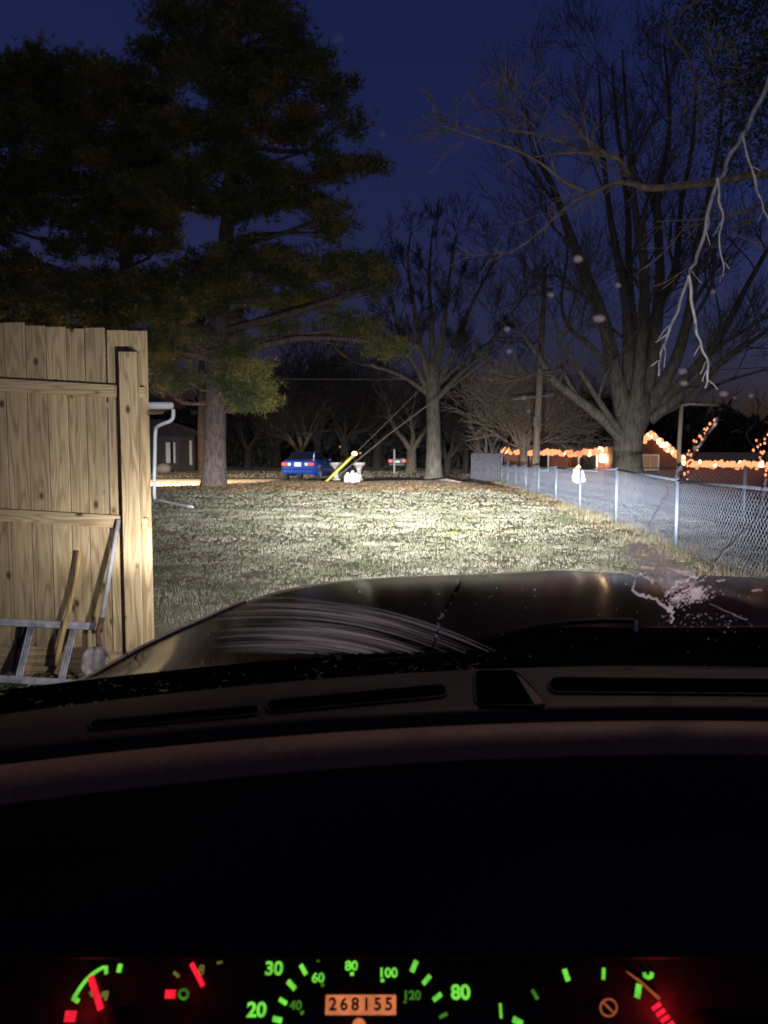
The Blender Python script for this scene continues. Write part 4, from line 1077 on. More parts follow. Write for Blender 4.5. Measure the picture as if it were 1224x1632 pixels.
car(475, 768, 34.9, rad(-8), M['blue'], 'shiny blue sedan parked across the lawn, rear end towards us', False, M['plate'])
car(633, 757, 66, rad(4), M['green'], 'dark sedan far off with glowing red tail lamps', True, emit('lit_plate', (.75, .9, .85), 1.1))  # plate lamp's light put into the number plate as glow

# concrete pedestals and white jugs
for px, Y, lb in ((536, 36.6, 'concrete pedestal left of the white jugs'), (572, 36.6, 'concrete pedestal right of the white jugs, half behind the guy wire')):
    x = X_(px, Y); z0 = zt(x, Y); top = W(px, 737, Y).z - z0
    mb = MB(); mb.lathe([(.22, 0), (.22, .1), (.12, .16), (.1, top * .55), (.16, top * .75), (.3, top * .88), (.31, top), (.1, top - .02)], (x, Y, z0), 16)
    mb.build('pedestal', M['concrete'], smooth=False, label=lb, cat='pedestal', group='concrete pedestals by the road')
for px, Y, sc, lb in ((554, 33.0, 1.0, 'white plastic jug on the left of the three at the lawn edge'), (562, 32.6, 1.15, 'largest white plastic jug, in the middle of the three'), (569, 33.2, .95, 'white plastic jug on the right of the three at the lawn edge')):
    x = X_(px, Y); z0 = zt(x, Y)
    root = thing('plastic_jug', (x, Y, z0), lb, 'jug', 'white jugs by the road')
    mb = MB(); mb.lathe([(.13 * sc, 0), (.16 * sc, .04), (.16 * sc, .3 * sc), (.1 * sc, .4 * sc), (.045 * sc, .45 * sc), (.045 * sc, .5 * sc)], (x, Y, z0), 12); mb.build('jug_body', M['plate'], root, smooth=True)
    mb = MB(); mb.tube([(x + .1 * sc, Y, z0 + .38 * sc), (x + .17 * sc, Y, z0 + .4 * sc), (x + .18 * sc, Y, z0 + .25 * sc)], .02, 6); mb.build('handle', M['plate'], root, smooth=True)
# fallen log and grey board fence at far right
a = W(690, 768, 35); b = W(735, 771, 33.4)
mb = MB(); mb.tube([Vector((a.x, a.y, zt(a.x, a.y) + .06)), Vector(((a.x + b.x) / 2, 34.3, zt(a.x, 34.3) + .09)), Vector((b.x, b.y, zt(b.x, b.y) + .05))], [.07, .09, .05], 8)
mb.build('fallen_branch', M['twig'], smooth=True, label='pale fallen branch on the ground right of the straight trunk', cat='branch')
M['siding2'] = mat('weathered_board', (.13, .13, .15), .9, noise_scale=6, amt=.3)
root = thing('grey_fence', (X_(775, 43.5), 43.5, 0), 'grey vertical board fence just left of the chain link corner', 'fence')
mb = MB(); n = 13
for i in range(n):
    t = i / (n - 1); x = X_(752, 47) + (X_(799, 42) - X_(752, 47)) * t; y = 47 - 5 * t
    mb.box((x, y, zt(x, y) + .78), (.13, .02, 1.6), bev=.003)
mb.build('boards', M['galv2'] if 'galv2' in M else M['siding2'] if 'siding2' in M else M['siding'], root)
mb = MB(); mb.beam((X_(752, 47), 47.03, 1.2), (X_(799, 42), 42.03, 1.2), .04, .08); mb.build('rail', M['siding'], root)

# ------------------------------------------------------------------ our own car
CX = .37
car_root = thing('car', (CX, 1.4, 0), 'dark maroon car we sit in, with cracked windscreen, black dashboard and glowing green gauges', 'car')
M['paint'] = mat('maroon_paint', (.014, .006, .006), .17, .0, noise_scale=6, col2=(.022, .010, .010), coat=.0, stretch=(1, 3, 1), spec=.16)
M['paint'].node_tree.nodes['Principled BSDF'].inputs['IOR'].default_value = 1.055
M['black'] = mat('black_plastic', (.008, .007, .007), .6, noise_scale=60, amt=.3, spec=.2)
M['dash'] = mat('dash_vinyl', (.032, .017, .012), .6, noise_scale=140, amt=.25, bump=.02, spec=.15)
M['dashpad'] = mat('dash_pad', (.23, .125, .075), .6, noise_scale=160, amt=.2, bump=.02, spec=.15)
M['glint_litter'] = mat('pale_glint_litter', (.7, .6, .42), .5, noise_scale=20, amt=.3)  # pale tone for the painted bonnet-edge glint and the pine litter
M['hole'] = mat('vent_hole', (.003, .003, .003), .95, noise_scale=40, amt=.3, spec=.0)
M['hole'].node_tree.nodes['Principled BSDF'].inputs['IOR'].default_value = 1.05
def hood():
    sil = [(-500, -.60, .70, 1.10), (-100, -.56, .86, 1.09), (60, -.54, .98, None), (80, None, 1.12, None), (150, None, 1.25, None), (240, None, 1.48, None), (330, None, 1.72, None), (400, None, 2.05, None), (460, None, 2.23, None),
           (540, None, 2.35, None), (640, None, 2.40, None), (800, None, 2.45, None), (1000, None, 2.47, None), (1224, None, 2.45, None)]
    py = {60: 1120, 80: 1110, 150: 1077, 240: 1027, 330: 986, 400: 956, 460: 938, 540: 926, 640: 919, 800: 914, 1000: 911, 1224: 913}
    pts = []
    for px, x, Y, z in sil[2:]: pts.append(W(px, py[px], Y))
    # mirrored side of the hood round the car's centre line
    HX = CX + .2
    half = [p for p in pts if p.x < HX - .05]
    full = half + [Vector((HX, pts[-2].y + .03, pts[-2].z))] + [Vector((2 * HX - p.x, p.y, p.z + .002)) for p in reversed(half)]
    full, _ = smooth_path(full, [0] * len(full), 9)
    n = len(full)
    rows = []
    def inner(t):   # cowl line
        x = -.52 + (2 * (CX + .2 + .52)) * t; return Vector((x, 1.05 - .31 * min(1, abs(x - CX)) ** 2 + .12 + .13 * S(.0, .3, x), 1.085))
    # re-param: choose t by index so the grid flows
    for k in range(15):
        s = k / 14; row = []
        for i in range(n):
            c = inner(i / (n - 1)); q = c.lerp(full[i], s)
            dx = abs(q.x - CX); bump_ = .012 * math.sin(math.pi * s) + .010 * S(.5, .38, dx) * math.sin(math.pi * min(1, s * 1.1)) if s < .95 else 0
            q.z += bump_ * .6 - .0
            row.append(q)
        rows.append(row)
    cen = Vector((CX, 1.3, 0))
    for off, dz in ((.02, .008), (.05, .03), (.08, .08), (.095, .18), (.10, .42), (.09, .62)):
        row = []
        for i in range(n):
            tng = (full[min(i + 1, n - 1)] - full[max(i - 1, 0)]); nr = Vector((-tng.y, tng.x, 0)); nr.normalize()
            q = full[i] + nr * off; q.z -= dz; row.append(q)
        rows.append(row)
    # normal direction fix: must point outward
    if (rows[15][n // 2].y < full[n // 2].y):
        for k in range(15, len(rows)):
            off = (.02, .05, .08, .095, .10, .09)[k - 15]; dz = (.008, .03, .08, .18, .42, .62)[k - 15]
            for i in range(n):
                tng = (full[min(i + 1, n - 1)] - full[max(i - 1, 0)]); nr = Vector((tng.y, -tng.x, 0)); nr.normalize()
                q = full[i] + nr * off; q.z -= dz; rows[k][i] = q
    mb = MB(); mb.grid(rows); mb.build('bonnet', M['paint'], car_root, smooth=True)
    # light catch on the left bonnet edge, painted as a pale strip
    m = 45; mb = MB(); mb.tube([p + Vector((-.004, 0, .002)) for p in full[:m]], [.0035] * m, 6); mb.build('edge_glint', M['glint_litter'], car_root, smooth=True)
    # cowl
    mb = MB(); rows = []
    for s, dy, z in ((0, -.03, 1.07), (.3, .03, 1.055), (.7, .09, 1.06), (1, .125, 1.078)):
        rows.append([Vector((-.56 + 2 * (CX + .56) * i / 30, 1.05 - .31 * (-.56 + 2 * (CX + .56) * i / 30 - CX) ** 2 + dy + .13 * s * S(.0, .3, -.56 + 2 * (CX + .56) * i / 30), z)) for i in range(31)])
    mb.grid(rows); mb.build('cowl', M['hole'], car_root, smooth=True)
    rg = random.Random(3); mb = MB()
    for i in range(150):
        x = rg.uniform(-.5, .15); yb = 1.05 - .31 * (x - CX) ** 2; q = Vector((x, yb + rg.uniform(.0, .17), 1.072 + rg.uniform(0, .016)))
        a = rg.uniform(0, 6.28); l = rg.choice((.0015, .002, .003, .003, .006, .012)) * rg.uniform(.5, 1.2); mb.tube([q, q + Vector((math.cos(a) * l, math.sin(a) * l, rg.uniform(0, .5) * l))], rg.uniform(.0003, .0005) if l > .004 else rg.uniform(.0004, .0009), 3)
    mb.build('pine_litter', M['glint_litter'], car_root)
    mb = MB()
    for px, h in ((205, 24), (216, 14), (224, 10), (175, 12), (214, 8)):
        q = W(px, 1050, 1.3); mb.tube([q, q + Vector((-.008 if px < 210 else .006, 0, h / F * 1.3))], .0008, 3)
    mb.build('twig_bits', M['black'], car_root)
    # washer / wiper arms
    mb = MB()
    P, Q = smooth_path([W(350, 1062, 1.10), W(560, 1056, 1.12), W(700, 1043, 1.10), W(800, 1012, 1.07), W(900, 993, 1.06), W(1005, 990, 1.05), W(1015, 1000, 1.05)], [.004, .004, .005, .005, .004, .004, .003], 4)
    mb.tube(P, Q, 6); mb.build('wiper_arm', M['black'], car_root, smooth=True)
    mb = MB()
    P, Q = smooth_path([W(1010, 1004, 1.06), W(1150, 1003, 1.05), W(1300, 1002, 1.05), W(1500, 1003, 1.0)], [.005] * 4, 3)
    mb.tube(P, Q, 6); mb.build('wiper_arm', M['black'], car_root, smooth=True)
    mb = MB(); q = W(1014, 998, 1.04); mb.box(q, (.004, .006, .014), bev=.001); mb.build('washer_nozzle', M['alum'], car_root)
hood()

# windscreen
def ybase(x): return 1.05 - .31 * (x - CX) ** 2
def shield(px, py, lift=0.0):
    r = ray(px, py); Y = 1.0
    for _ in range(40):
        x = r.x / r.y * Y; z = CAMZ + r.z / r.y * Y
        Y = .5 * Y + .5 * (ybase(x) - (z - 1.085) / .9)
    r2 = r * ((Y - lift) / r.y); return Vector((0, 0, CAMZ)) + r2
def windscreen():
    m = bpy.data.materials.new('windscreen_glass'); m.use_nodes = True; n = m.node_tree; n.nodes.clear()
    o = n.nodes.new('ShaderNodeOutputMaterial'); tr = n.nodes.new('ShaderNodeBsdfTransparent'); gl = n.nodes.new('ShaderNodeBsdfGlossy'); mx = n.nodes.new('ShaderNodeMixShader')
    fr = n.nodes.new('ShaderNodeFresnel'); fr.inputs[0].default_value = 1.25
    tr.inputs[0].default_value = (.97, .98, .98, 1); gl.inputs['Roughness'].default_value = .02
    n.links.new(fr.outputs[0], mx.inputs[0]); n.links.new(tr.outputs[0], mx.inputs[1]); n.links.new(gl.outputs[0], mx.inputs[2]); n.links.new(mx.outputs[0], o.inputs[0])
    mb = MB(); rows = []
    for k in range(13):
        z = 1.075 + k * .055
        rows.append([Vector((x, ybase(x) - (z - 1.085) / .9, z)) for x in [CX - .85 + 1.7 * i / 24 for i in range(25)]])
    mb.grid(rows); ws = mb.build('windscreen', m, car_root, smooth=True)
    def film(name, col, alpha, rough=.8, noise_s=None):
        mm = bpy.data.materials.new(name); mm.use_nodes = True; nn = mm.node_tree; nn.nodes.clear()
        o = nn.nodes.new('ShaderNodeOutputMaterial'); t = nn.nodes.new('ShaderNodeBsdfTransparent'); tl = nn.nodes.new('ShaderNodeBsdfTranslucent'); df = nn.nodes.new('ShaderNodeBsdfDiffuse')
        ad = nn.nodes.new('ShaderNodeAddShader'); mx = nn.nodes.new('ShaderNodeMixShader'); mx.inputs[0].default_value = alpha
        for q in (tl, df): q.inputs[0].default_value = (*col, 1)
        nn.links.new(tl.outputs[0], ad.inputs[0]); nn.links.new(df.outputs[0], ad.inputs[1])
        nn.links.new(t.outputs[0], mx.inputs[1]); nn.links.new(ad.outputs[0], mx.inputs[2]); nn.links.new(mx.outputs[0], o.inputs[0])
        if noise_s:
            tc = nn.nodes.new('ShaderNodeTexCoord'); ns = nn.nodes.new('ShaderNodeTexNoise'); ns.inputs['Scale'].default_value = noise_s; ns.inputs['Detail'].default_value = 5
            mr = nn.nodes.new('ShaderNodeMapRange'); mr.inputs[1].default_value = .38; mr.inputs[2].default_value = .62; mr.inputs[3].default_value = alpha * .25; mr.inputs[4].default_value = min(1, alpha * 1.6)
            nn.links.new(tc.outputs['Object'], ns.inputs[0]); nn.links.new(ns.outputs[0], mr.inputs[0]); nn.links.new(mr.outputs[0], mx.inputs[0])
        return mm
    fl = film('glass_chips', (1.0, .98, .93), .85); fd = film('crack_dark', (.03, .025, .025), .92); fg = film('glass_fog', (1.0, .97, .92), .62, noise_s=160); sm = film('wiper_smear', (.9, .9, .88), .27, noise_s=None)
    spk = film('dust_spot', (.8, .75, .75), .06)
    M['spotlit'] = film('water_drop', (.98, .95, .9), .5)  # light refracted in the drops put into a pale film
    rg = random.Random(12)
    def crack(pts, r, mt_, name='crack', jit=1.5, beads=0, sub=5):
        pp = []
        for (a, b) in zip(pts, pts[1:]):
            for k in range(sub):
                t = k / sub; pp.append((a[0] + (b[0] - a[0]) * t + rg.gauss(0, jit), a[1] + (b[1] - a[1]) * t + rg.gauss(0, jit)))
        pp.append(pts[-1]); mb = MB()
        P = [shield(x, y, .002) for x, y in pp]; mb.tube(P, [r * rg.uniform(.5, 1.4) for _ in P], 4)
        o = mb.build(name, mt_, ws)
        if beads:
            mb = MB()
            for i in range(beads):
                t = rg.random() * (len(pp) - 1); k = int(t); q = pp[k]; q2 = pp[min(k + 1, len(pp) - 1)]
                f = t - k; mb.ball(shield(q[0] + (q2[0] - q[0]) * f + rg.gauss(0, 1), q[1] + (q2[1] - q[1]) * f + rg.gauss(0, 1), .003), rg.uniform(.0007, .0018), 6)
            mb.build('glass_beads', fl, ws)
    # left crack with beads
    crack([(735, 925), (722, 950), (705, 975), (698, 990), (700, 1000), (690, 1030)], .0016, fd, beads=22, jit=1)
    # long cracks from the star break
    crack([(1144, 668), (1108, 718), (1085, 742), (1072, 765), (1062, 790), (1048, 815), (1030, 840), (1000, 868), (965, 900), (955, 912)], .0006, fg, jit=2.2, beads=10)
    crack([(1220, 765), (1215, 800), (1205, 830), (1180, 855), (1150, 885), (1140, 905), (1110, 930), (1080, 948)], .0005, fl, jit=1.2)
    crack([(1216, 765), (1212, 800), (1202, 830), (1177, 855), (1147, 885), (1137, 905), (1107, 930), (1080, 945)], .0005, fd, jit=1.2)
    crack([(990, 885), (1003, 893), (1010, 905)], .0011, fl, jit=.6)
    crack([(997, 914), (1020, 917), (1035, 919), (1040, 930)], .0012, fl, jit=2)
    crack([(1008, 940), (1012, 945), (1030, 952), (1045, 955), (1058, 968), (1070, 975)], .0014, fl, jit=1.5, beads=8)
    crack([(1012, 925), (1008, 938), (1014, 948)], .0006, fl, jit=1)
    crack([(1065, 965), (1072, 978), (1070, 992)], .0014, fl, jit=2)
    crack([(1062, 950), (1080, 930), (1100, 922), (1118, 918)], .0012, fl, jit=2)
    crack([(1130, 962), (1190, 988)], .0003, fl, jit=.5)
    crack([(1143, 926), (1155, 924)], .0012, fl, jit=1); crack([(1198, 941), (1215, 940)], .001, fl, jit=.6)
    # shattered star
    mb = MB()
    for i in range(520):
        a = rg.uniform(0, 6.28); rr = abs(rg.gauss(0, 1)); cx_, cy = (1108, 945) if rg.random() < .7 else (1080, 955)
        x = cx_ + math.cos(a) * rr * 15; y = cy + math.sin(a) * rr * 9
        q = shield(x, y, .002); s = rg.uniform(.0004, .0012)
        mb.box(q, (s * rg.uniform(1, 3), s * .5, s), Matrix.Rotation(rg.uniform(-1, 1), 3, 'Y') @ Matrix.Rotation(rg.uniform(-.6, .6), 3, 'X'))
    for i in range(60):
        q = shield(rg.uniform(1050, 1200), 1000 + abs(rg.gauss(0, 14)) - 22, .002); s = rg.uniform(.0003, .0008); mb.box(q, (s * 2, s, s))
    mb.build('star_break', fl, ws)
    # fogged flake region left above the break
    mb = MB(); ring0 = [(1000, 868), (1030, 860), (1060, 878), (1085, 895), (1100, 912), (1112, 925), (1085, 940), (1070, 950), (1050, 930), (1020, 905), (1005, 890)]
    ring = [(a[0] + (b[0] - a[0]) * k / 6 + rg.gauss(0, 2.2), a[1] + (b[1] - a[1]) * k / 6 + rg.gauss(0, 1.6)) for a, b in zip(ring0, ring0[1:] + ring0[:1]) for k in range(6)]
    c = shield(1058, 905, .0015); vs = [c] + [shield(x + rg.gauss(0, 2), y + rg.gauss(0, 1.5), .0015) for x, y in ring]
    mb.add(vs, [(0, i, i % len(ring) + 1) for i in range(1, len(ring) + 1)]); mb.build('delaminated_patch', fg, ws)
    # wiper smears: concentric arcs
    mb = MB()
    for i in range(120):
        u = rg.random(); off = u * 120
        a0 = rg.uniform(0, .5); a1 = a0 + rg.uniform(.25, .6); seg = 14
        L = []; wd = rg.uniform(.3, 1.3) * (2.2 if rg.random() < .12 else .9)
        for k in range(seg + 1):
            t = min(1, a0 + (a1 - a0) * k / seg)
            x = 330 + t * (475 - off * .35); y = 948 + off * .75 + 95 * t ** 2.1 - 12 * math.sin(t * 3.1)
            y += (1 - t) * 8; wq = wd * math.sin(math.pi * (k + .3) / (seg + .6))
            if y > 1042: break
            L.append((shield(x, y - wq, .0012 + i * 1e-5), shield(x, y + wq, .0012 + i * 1e-5)))
        if len(L) > 2: mb.grid([[a, b] for a, b in L])
    mb.build('wiper_smear', sm, ws)
    # specks and water spots
    for (x, y, r) in ((540, 62, 7), (610, 215, 6), (955, 508, 9), (921, 413, 8), (808, 525, 6), (812, 560, 5), (1088, 592, 7), (1090, 611, 7), (985, 455, 5), (835, 634, 5), (842, 655, 4), (1137, 465, 4), (1153, 628, 7), (1171, 634, 3), (1197, 631, 4), (878, 470, 5)):
        mb = MB(); r_ = r / F * .5; c = shield(x, y, .002)
        mb.ball(c, r_, 8, sq=(1.3 if y > 500 and x > 900 else 1, .3, .7)); mb.build('water_spot', spk if y < 300 else M['spotlit'], ws, smooth=True)
    mb = MB()
    for i in range(130):
        mb.ball(shield(rg.uniform(260, 1224), rg.uniform(930, 1060), .002), rg.uniform(.3, 1) ** 2 * .0006, 5)
    mb.build('dust_specks', fl, ws)
M['spotlit'] = None
def spotlit():
    m = bpy.data.materials.new('water_drop'); m.use_nodes = True; n = m.node_tree; b = n.nodes['Principled BSDF']
    b.inputs['Base Color'].default_value = (.9, .85, .8, 1); b.inputs['Roughness'].default_value = .25; b.inputs['Alpha'].default_value = .6
    return m
windscreen()

# dashboard
def dashboard():
    xs = [CX - .95 + 1.9 * i / 60 for i in range(61)]
    ye = lambda x: .80 - .26 * (x - .32) ** 2        # near edge of the top pad
    rows = []
    prof = [('b', -.005, 1.088), ('b', -.03, 1.094), ('m', .5, 1.099), ('e', .05, 1.10), ('e', .035, 1.098), ('e', .032, 1.085)]
    for kind, a, z in prof:
        if kind == 'b': rows.append([Vector((x, ybase(x) + a, z)) for x in xs])
        elif kind == 'm': rows.append([Vector((x, (ybase(x) + ye(x)) / 2, z)) for x in xs])
        else: rows.append([Vector((x, ye(x) + a, z)) for x in xs])
    mb = MB(); mb.grid(rows); mb.build('dashboard_top', M['dash'], car_root, smooth=True)
    rows = []
    for dy, z in ((.031, 1.080), (.022, 1.081), (.012, 1.092), (.0, 1.095), (-.014, 1.094), (-.026, 1.088), (-.032, 1.078), (-.034, 1.068)):
        rows.append([Vector((x, ye(x) + dy, z)) for x in xs])
    mb = MB(); mb.grid(rows); mb.build('dashboard_pad', M['dashpad'], car_root, smooth=True)
    rows = []
    for dy, z in ((-.034, 1.072), (-.036, 1.05), (-.07, 1.02), (-.12, .985), (-.150, .957), (-.155, .950), (-.15, .945), (-.11, .95)):
        k = S(-.036, -.12, dy); kz = S(-.036, -.15, dy)
        rows.append([Vector((x, (ye(x) * (1 - k) + .80 * k) + dy, z - .014 * kz)) for x in xs])
    mb = MB(); mb.grid(rows); mb.build('instrument_hood', M['black'], car_root, smooth=True)
    # defroster vents: flat black patches paint the shade of open slots, rims raised
    def slot(poly, name='defroster_vent', z=1.1005):
        def onz(px, py, zz): r = ray(px, py); t = (zz - CAMZ) / r.z; return Vector((0, 0, CAMZ)) + r * t
        n = len(poly); mb = MB(); a = [onz(x, y, z + .001) for x, y in poly]
        c = sum(a, Vector()) / n; inner = [p.lerp(c, .02) + Vector((0, 0, -.0005)) for p in a]
        mb.add(a, [tuple(range(n))]); mb.build(name, M['hole'], car_root)
        mb = MB(); mb.tube(a + [a[0]], .0016, 5, cap=False); mb.build('vent_rim', M['black'], car_root, smooth=True)
    def rr(x0, y0, x1, y1, h, r=8):   # slanted rounded slot from (x0,y0) to (x1,y1) with height h
        P = []
        for k in range(7): a = math.pi / 2 + math.pi * k / 6; P.append((x0 + r * math.cos(a), y0 - h / 2 * math.sin(a)))
        for k in range(7): a = -math.pi / 2 + math.pi * k / 6; P.append((x1 + r * math.cos(a), y1 - h / 2 * math.sin(a)))
        return P
    slot(rr(150, 1156, 405, 1132, 14)); slot(rr(436, 1126, 700, 1101, 20, 12)); slot(rr(888, 1092, 1330, 1096, 24, 14))
    slot([(757, 1071), (765, 1069), (815, 1069), (828, 1074), (848, 1094), (868, 1121), (862, 1125), (765, 1125), (758, 1118), (756, 1095)], 'speaker_vent')
    mb = MB(); 
    def onz(px, py, zz): r = ray(px, py); t = (zz - CAMZ) / r.z; return Vector((0, 0, CAMZ)) + r * t
    a = [onz(x, y, 1.1025) for x, y in ((822, 1073), (834, 1082), (870, 1121), (852, 1122))]
    mb.add(a, [(0, 1, 2, 3)]); mb.build('vent_edge', M['ventbrown'], car_root)
M['ventbrown'] = mat('brown_vent_edge', (.09, .035, .012), .7, noise_scale=50, amt=.3)
dashboard()

# instrument cluster --------------------------------------------------
CC = W(612, 1590, .72); NRM = (Vector((0, 0, CAMZ)) - CC).normalized(); NRM = Vector((0, NRM.y, NRM.z)).normalized()
UPV = Vector((1, 0, 0)).cross(NRM) * -1
if UPV.z < 0: UPV = -UPV
def cl(px, py, lift=.0):
    r = ray(px, py); o = Vector((0, 0, CAMZ)); t = (CC + NRM * lift - o).dot(NRM) / r.dot(NRM); return o + r * t
CROT = Matrix((Vector((1, 0, 0)), UPV, NRM)).transposed()
SC = (cl(613, 1590) - cl(612, 1590)).length      # metres per photo pixel
def cluster():
    M['face'] = mat('gauge_face', (.03, .02, .02), .6, noise_scale=80, amt=.3, spec=.1)
    mb = MB(); mb.box(cl(640, 1610, -.006), (1400 * SC, 330 * SC, .01), CROT)
    body = mb.build('instrument_cluster', M['face'], car_root)
    mb = MB()
    for x in (-45, 1325): mb.box(cl(x, 1600, .03), (30 * SC, 330 * SC, .09), CROT)
    mb.build('cluster_wall', M['black'], body)
    G = emit('green_backlight', (.20, .85, .07), .85, .3); Gd = emit('dim_green_backlight', (.16, .62, .05), .28, .3); Rd = emit('red_needle', (1, .015, .04), 1.0, .2)
    O_ = emit('orange_mark', (.75, .17, .06), .38, .2); Yd = emit('dim_yellow_mark', (.4, .4, .08), .30, .3); OD = emit('odometer_backlight', (.95, .26, .10), .62, .25)
    DK = mat('odometer_digit', (.05, .012, .006), .6, noise_scale=80, amt=.2)
    def bar(px, py, L, wd, deg, mt_, name='tick_mark'):
        a = rad(deg); R2 = CROT @ Matrix.Rotation(a, 3, 'Z'); mb = MB(); mb.box(cl(px, py, .001), (L * SC, wd * SC, .0012), R2, bev=.0005 if wd > 4 else .0003)
        return mb.build(name, mt_, body)
    def text(s, px, py, h, mt_, parent=body, bold=.02, wscale=1.0, lift=.0008, name='numeral', space=1.0):
        cu = bpy.data.curves.new(name, 'FONT'); cu.body = s; cu.align_x = 'CENTER'; cu.align_y = 'CENTER'; cu.size = 1.0; cu.offset = bold; cu.extrude = .02; cu.space_character = space
        ob = bpy.data.objects.new(name, cu); C.objects.link(ob); dg = bpy.context.evaluated_depsgraph_get(); me = bpy.data.meshes.new_from_object(ob.evaluated_get(dg))
        bpy.data.objects.remove(ob); bpy.data.curves.remove(cu)
        ys = [v.co.y for v in me.vertices]; k = h * SC / (max(ys) - min(ys)); my = (max(ys) + min(ys)) / 2; xs = [v.co.x for v in me.vertices]; mx_ = (max(xs) + min(xs)) / 2
        o = cl(px, py, lift)
        for v in me.vertices: v.co = o + CROT @ Vector(((v.co.x - mx_) * k * wscale, (v.co.y - my) * k, v.co.z * .02 * k))
        me.materials.clear(); me.materials.append(mt_)
        ob = bpy.data.objects.new(name, me); C.objects.link(ob); ob.parent = parent; ob.matrix_parent_inverse = Matrix.Translation(-Vector(parent.matrix_world.translation)) if parent.location.length == 0 and False else Matrix()
        ob.matrix_parent_inverse = parent.matrix_parent_inverse.inverted() if False else Matrix()
        return ob
    # speedometer
    for s, x, y, h, mt_ in (('30', 437, 1543, 20, G), ('20', 409, 1609, 21, G), ('80', 734, 1581, 21, G), ('60', 507, 1558, 14, G), ('80', 560, 1539, 14, G), ('100', 620, 1550, 14, G), ('120', 658, 1586, 13, Gd), ('40', 471, 1602, 13, Gd), ('10', 330, 1690, 20, G), ('90', 770, 1650, 20, G)):
        if y < 1640: text(s, x, y, h, mt_, bold=.035 if h > 18 else .03, wscale=1.12)
    for x, y, L, wd, dg, mt_ in ((483.5, 1545.5, 17, 7, -55, G), (464.5, 1570, 17, 8, -42, G), (451, 1596, 14, 6.5, -28, G), (442, 1625, 15, 8, -10, G),
                                 (660, 1540, 18, 8, 62, G), (680, 1561.5, 17, 7, 44, G), (697, 1589, 16, 7, 33, G), (706.5, 1618.5, 14, 5, 22, Gd),
                                 (561, 1552, 6, 5, 0, G), (609.5, 1562.5, 6, 5, 0, G), (514, 1569.5, 5, 5, 30, Gd), (481.5, 1614, 6, 5, 30, Gd), (645.5, 1597, 4, 3, 0, Gd), (507, 1531.5, 5, 3, 0, Gd)):
        bar(x, y, L, wd, dg, mt_)
    mb = MB(); mb.box(cl(575, 1601.5, .0006), (112 * SC, 27 * SC, .002), CROT, bev=.0008); od = mb.build('odometer', OD, body)
    for i, c in enumerate('268155'):
        text(c, 530.5 + i * 17.8, 1600, 18, DK, parent=body, bold=.03, wscale=1.05, lift=.0019)
    mb = MB(); mb.tube([cl(572, 1636, .0), cl(572, 1636, .008)], 11 * SC, 20); mb.build('reset_knob', OD, body)
    # left (temperature) gauge
    mb = MB(); P = [cl(x, y, .001) for x, y in ((166, 1541), (152, 1549), (139, 1560), (128, 1574), (118, 1590))]; P, Q = smooth_path(P, [2.4 * SC, 2.9 * SC, 3 * SC, 3.2 * SC, 3.4 * SC]); mb.tube(P, Q, 8); mb.build('gauge_arc', G, body)
    bar(120.5, 1593, 13, 7, -25, G); bar(169, 1546, 12, 6, -75, G); bar(190.5, 1543, 12, 7.5, 85, G)
    mb = MB(); a, b = cl(144, 1556, .006), cl(161, 1609, .008); mb.beam(a, b, 10 * SC, .0016, up=NRM, bev=.0006); mb.build('needle', Rd, body)
    bar(112, 1620, 18, 15, 0, Rd, 'warning_mark'); bar(147, 1583, 9, 8, -50, Yd, 'gauge_symbol'); bar(167.5, 1584, 11, 8, 10, Yd, 'gauge_symbol'); bar(169, 1590, 5, 8, 0, Yd, 'gauge_symbol')
    def hub(px, py, r):
        mb = MB(); mb.tube([cl(px, py, .0), cl(px, py, .006)], [r * SC, r * .92 * SC], 24); mb.build('gauge_hub', M['black'], body, smooth=True)
    hub(188, 1636, 26); hub(300, 1646, 22)
    # second gauge
    mb = MB(); mb.beam(cl(305, 1535, .006), cl(324, 1572, .008), 7.5 * SC, .0016, up=NRM, bev=.0006); mb.build('needle', Rd, body)
    bar(271.5, 1584.5, 17, 12, 0, Rd, 'warning_mark'); bar(281, 1553, 12, 5, -35, Yd); bar(350, 1534, 9, 4, 10, Yd)
    text('8', 321, 1546, 15, Yd, bold=.03, name='gauge_symbol')
    def ring(px, py, r, wd, mt_, slash=False, name='gauge_symbol'):
        mb = MB(); P = [cl(px + r * math.cos(a), py + r * 1.05 * math.sin(a), .001) for a in [2 * math.pi * i / 24 for i in range(25)]]; mb.tube(P, wd * SC / 2, 6, cap=False)
        if slash: mb.beam(cl(px - r * .6, py - r * .6, .001), cl(px + r * .6, py + r * .6, .001), 3 * SC, .001, up=NRM)
        mb.build(name, mt_, body)
    ring(292.5, 1584.5, 7, 4, Gd); ring(970, 1606, 13, 3, O_, True, 'warning_symbol')
    # tachometer
    text('1', 798, 1611, 20, G, bold=.03, wscale=1.0)
    bar(852.5, 1585, 15, 5.5, -60, Gd); bar(902.5, 1554, 17, 8, -75, G); bar(962, 1552, 17, 5.5, 78, G); bar(1017, 1579.5, 20, 9, 70, G); bar(825, 1628, 16, 9, -25, G)
    mb = MB(); P = [cl(x, y, .001) for x, y in ((1027, 1550), (1028, 1556), (1033, 1558), (1038, 1556), (1039, 1550))]; mb.tube(P, 3.3 * SC, 8); mb.build('gauge_symbol', G, body)
    mb = MB(); mb.tube([cl(998, 1548, .006), cl(1020, 1564, .006), cl(1051, 1592, .007)], [.6 * SC, 2.4 * SC, 2.6 * SC], 8); mb.build('needle', O_, body)
    for i in range(4): bar(1046 + i * 7, 1604 + i * 10, 17, 6.5, 28, Rd, 'warning_mark')
    hub(1130, 1655, 40)
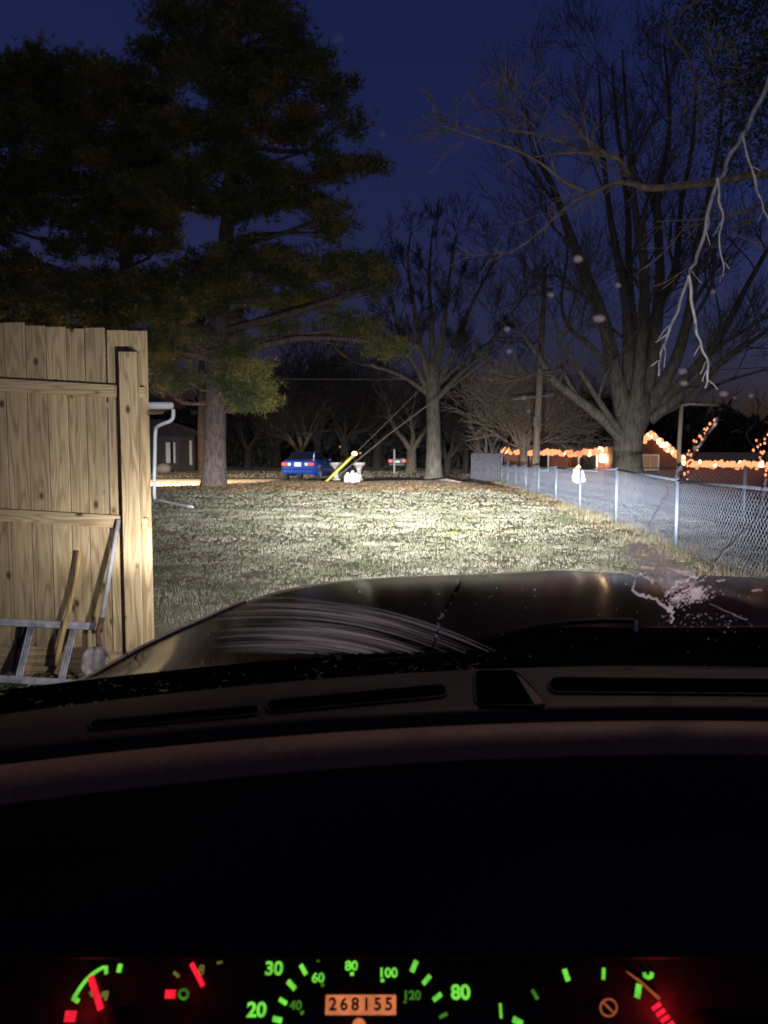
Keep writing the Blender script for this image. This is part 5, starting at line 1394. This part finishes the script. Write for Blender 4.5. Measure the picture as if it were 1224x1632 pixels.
    for px, py, e in ((1062, 1612, .05), (130, 1612, .022), (300, 1575, .005)):      # red glow of the lit marks, added as lights above the gauge face
        l = bpy.data.lights.new('warning_glow_light', 'POINT'); l.energy = e; l.color = (1, .03, .04); l.shadow_soft_size = .004
        lo = bpy.data.objects.new('warning_glow_light', l); C.objects.link(lo); lo.location = cl(px, py, .018)
cluster()

# headlights ----------------------------------------------------------
def headlight(x, power):
    mb = MB(); mb.lathe([(.07, -.05), (.1, .0), (.1, .02), (.0, .03)], (0, 0, 0), 18); o = mb.build('headlight', M['clearlens'], car_root, smooth=True)
    o.matrix_parent_inverse = Matrix.Translation(-Vector(car_root.location)); o.location = (x, 2.5, .70); o.rotation_euler = (-math.pi / 2, 0, 0)
    l = bpy.data.lights.new('headlight_beam', 'POINT'); l.energy = power; l.color = (.98, .98, .97); l.shadow_soft_size = .06
    l.use_nodes = True; n = l.node_tree; N = n.nodes; Lk = n.links
    em = [q for q in N if q.type == 'EMISSION'][0]
    geo = N.new('ShaderNodeNewGeometry'); sp = N.new('ShaderNodeSeparateXYZ'); Lk.new(geo.outputs['Incoming'], sp.inputs[0])
    def m(op, a, b=None):
        q = N.new('ShaderNodeMath'); q.operation = op
        for i, v in enumerate((a, b)):
            if v is None: continue
            if isinstance(v, (int, float)): q.inputs[i].default_value = v
            else: Lk.new(v, q.inputs[i])
        return q.outputs[0]
    sgn = SGN
    vx = m('MULTIPLY', sp.outputs[0], sgn); vy = m('MULTIPLY', sp.outputs[1], sgn); vz = m('MULTIPLY', sp.outputs[2], sgn)
    az = m('MULTIPLY', m('ARCTAN2', vx, vy), 57.2958); el = m('MULTIPLY', m('ARCSINE', vz), 57.2958)
    def gauss(v, c, s): d_ = m('DIVIDE', m('SUBTRACT', v, c), s); return m('EXPONENT', m('MULTIPLY', m('MULTIPLY', d_, d_), -1.0))
    def ss(v, a, b):
        q = N.new('ShaderNodeMapRange'); q.interpolation_type = 'SMOOTHSTEP'; q.inputs[1].default_value = a; q.inputs[2].default_value = b; Lk.new(v, q.inputs[0]); return q.outputs[0]
    hot = m('MULTIPLY', gauss(el, -1.2, 2.5), gauss(az, 2.5, 14.5))
    upper = m('MULTIPLY', m('MULTIPLY', gauss(el, 0.0, 7.6), ss(el, -4.0, .5)), gauss(az, 2.0, 18.0))
    ped = m('MULTIPLY', gauss(az, 13.0, 50.0), gauss(el, 6.0, 34.0))
    near = m('MULTIPLY', gauss(el, -5.0, 5.5), gauss(az, 6.0, 20.0))
    tot = m('ADD', m('ADD', m('MULTIPLY', hot, HOT), m('MULTIPLY', upper, UPPER)), m('ADD', m('MULTIPLY', ped, PED), m('MULTIPLY', near, NEAR)))
    Lk.new(tot, em.inputs['Strength'])
    lo = bpy.data.objects.new('headlight_beam', l); C.objects.link(lo); lo.location = (x, 2.66, .72)
SGN = 1.0
HOT, UPPER, PED, NEAR = 1.0, .42, .011, .062
headlight(CX - .58, 52000); headlight(CX + .58, 52000)
bpy.context.view_layer.update()
print('objects', len(bpy.data.objects))
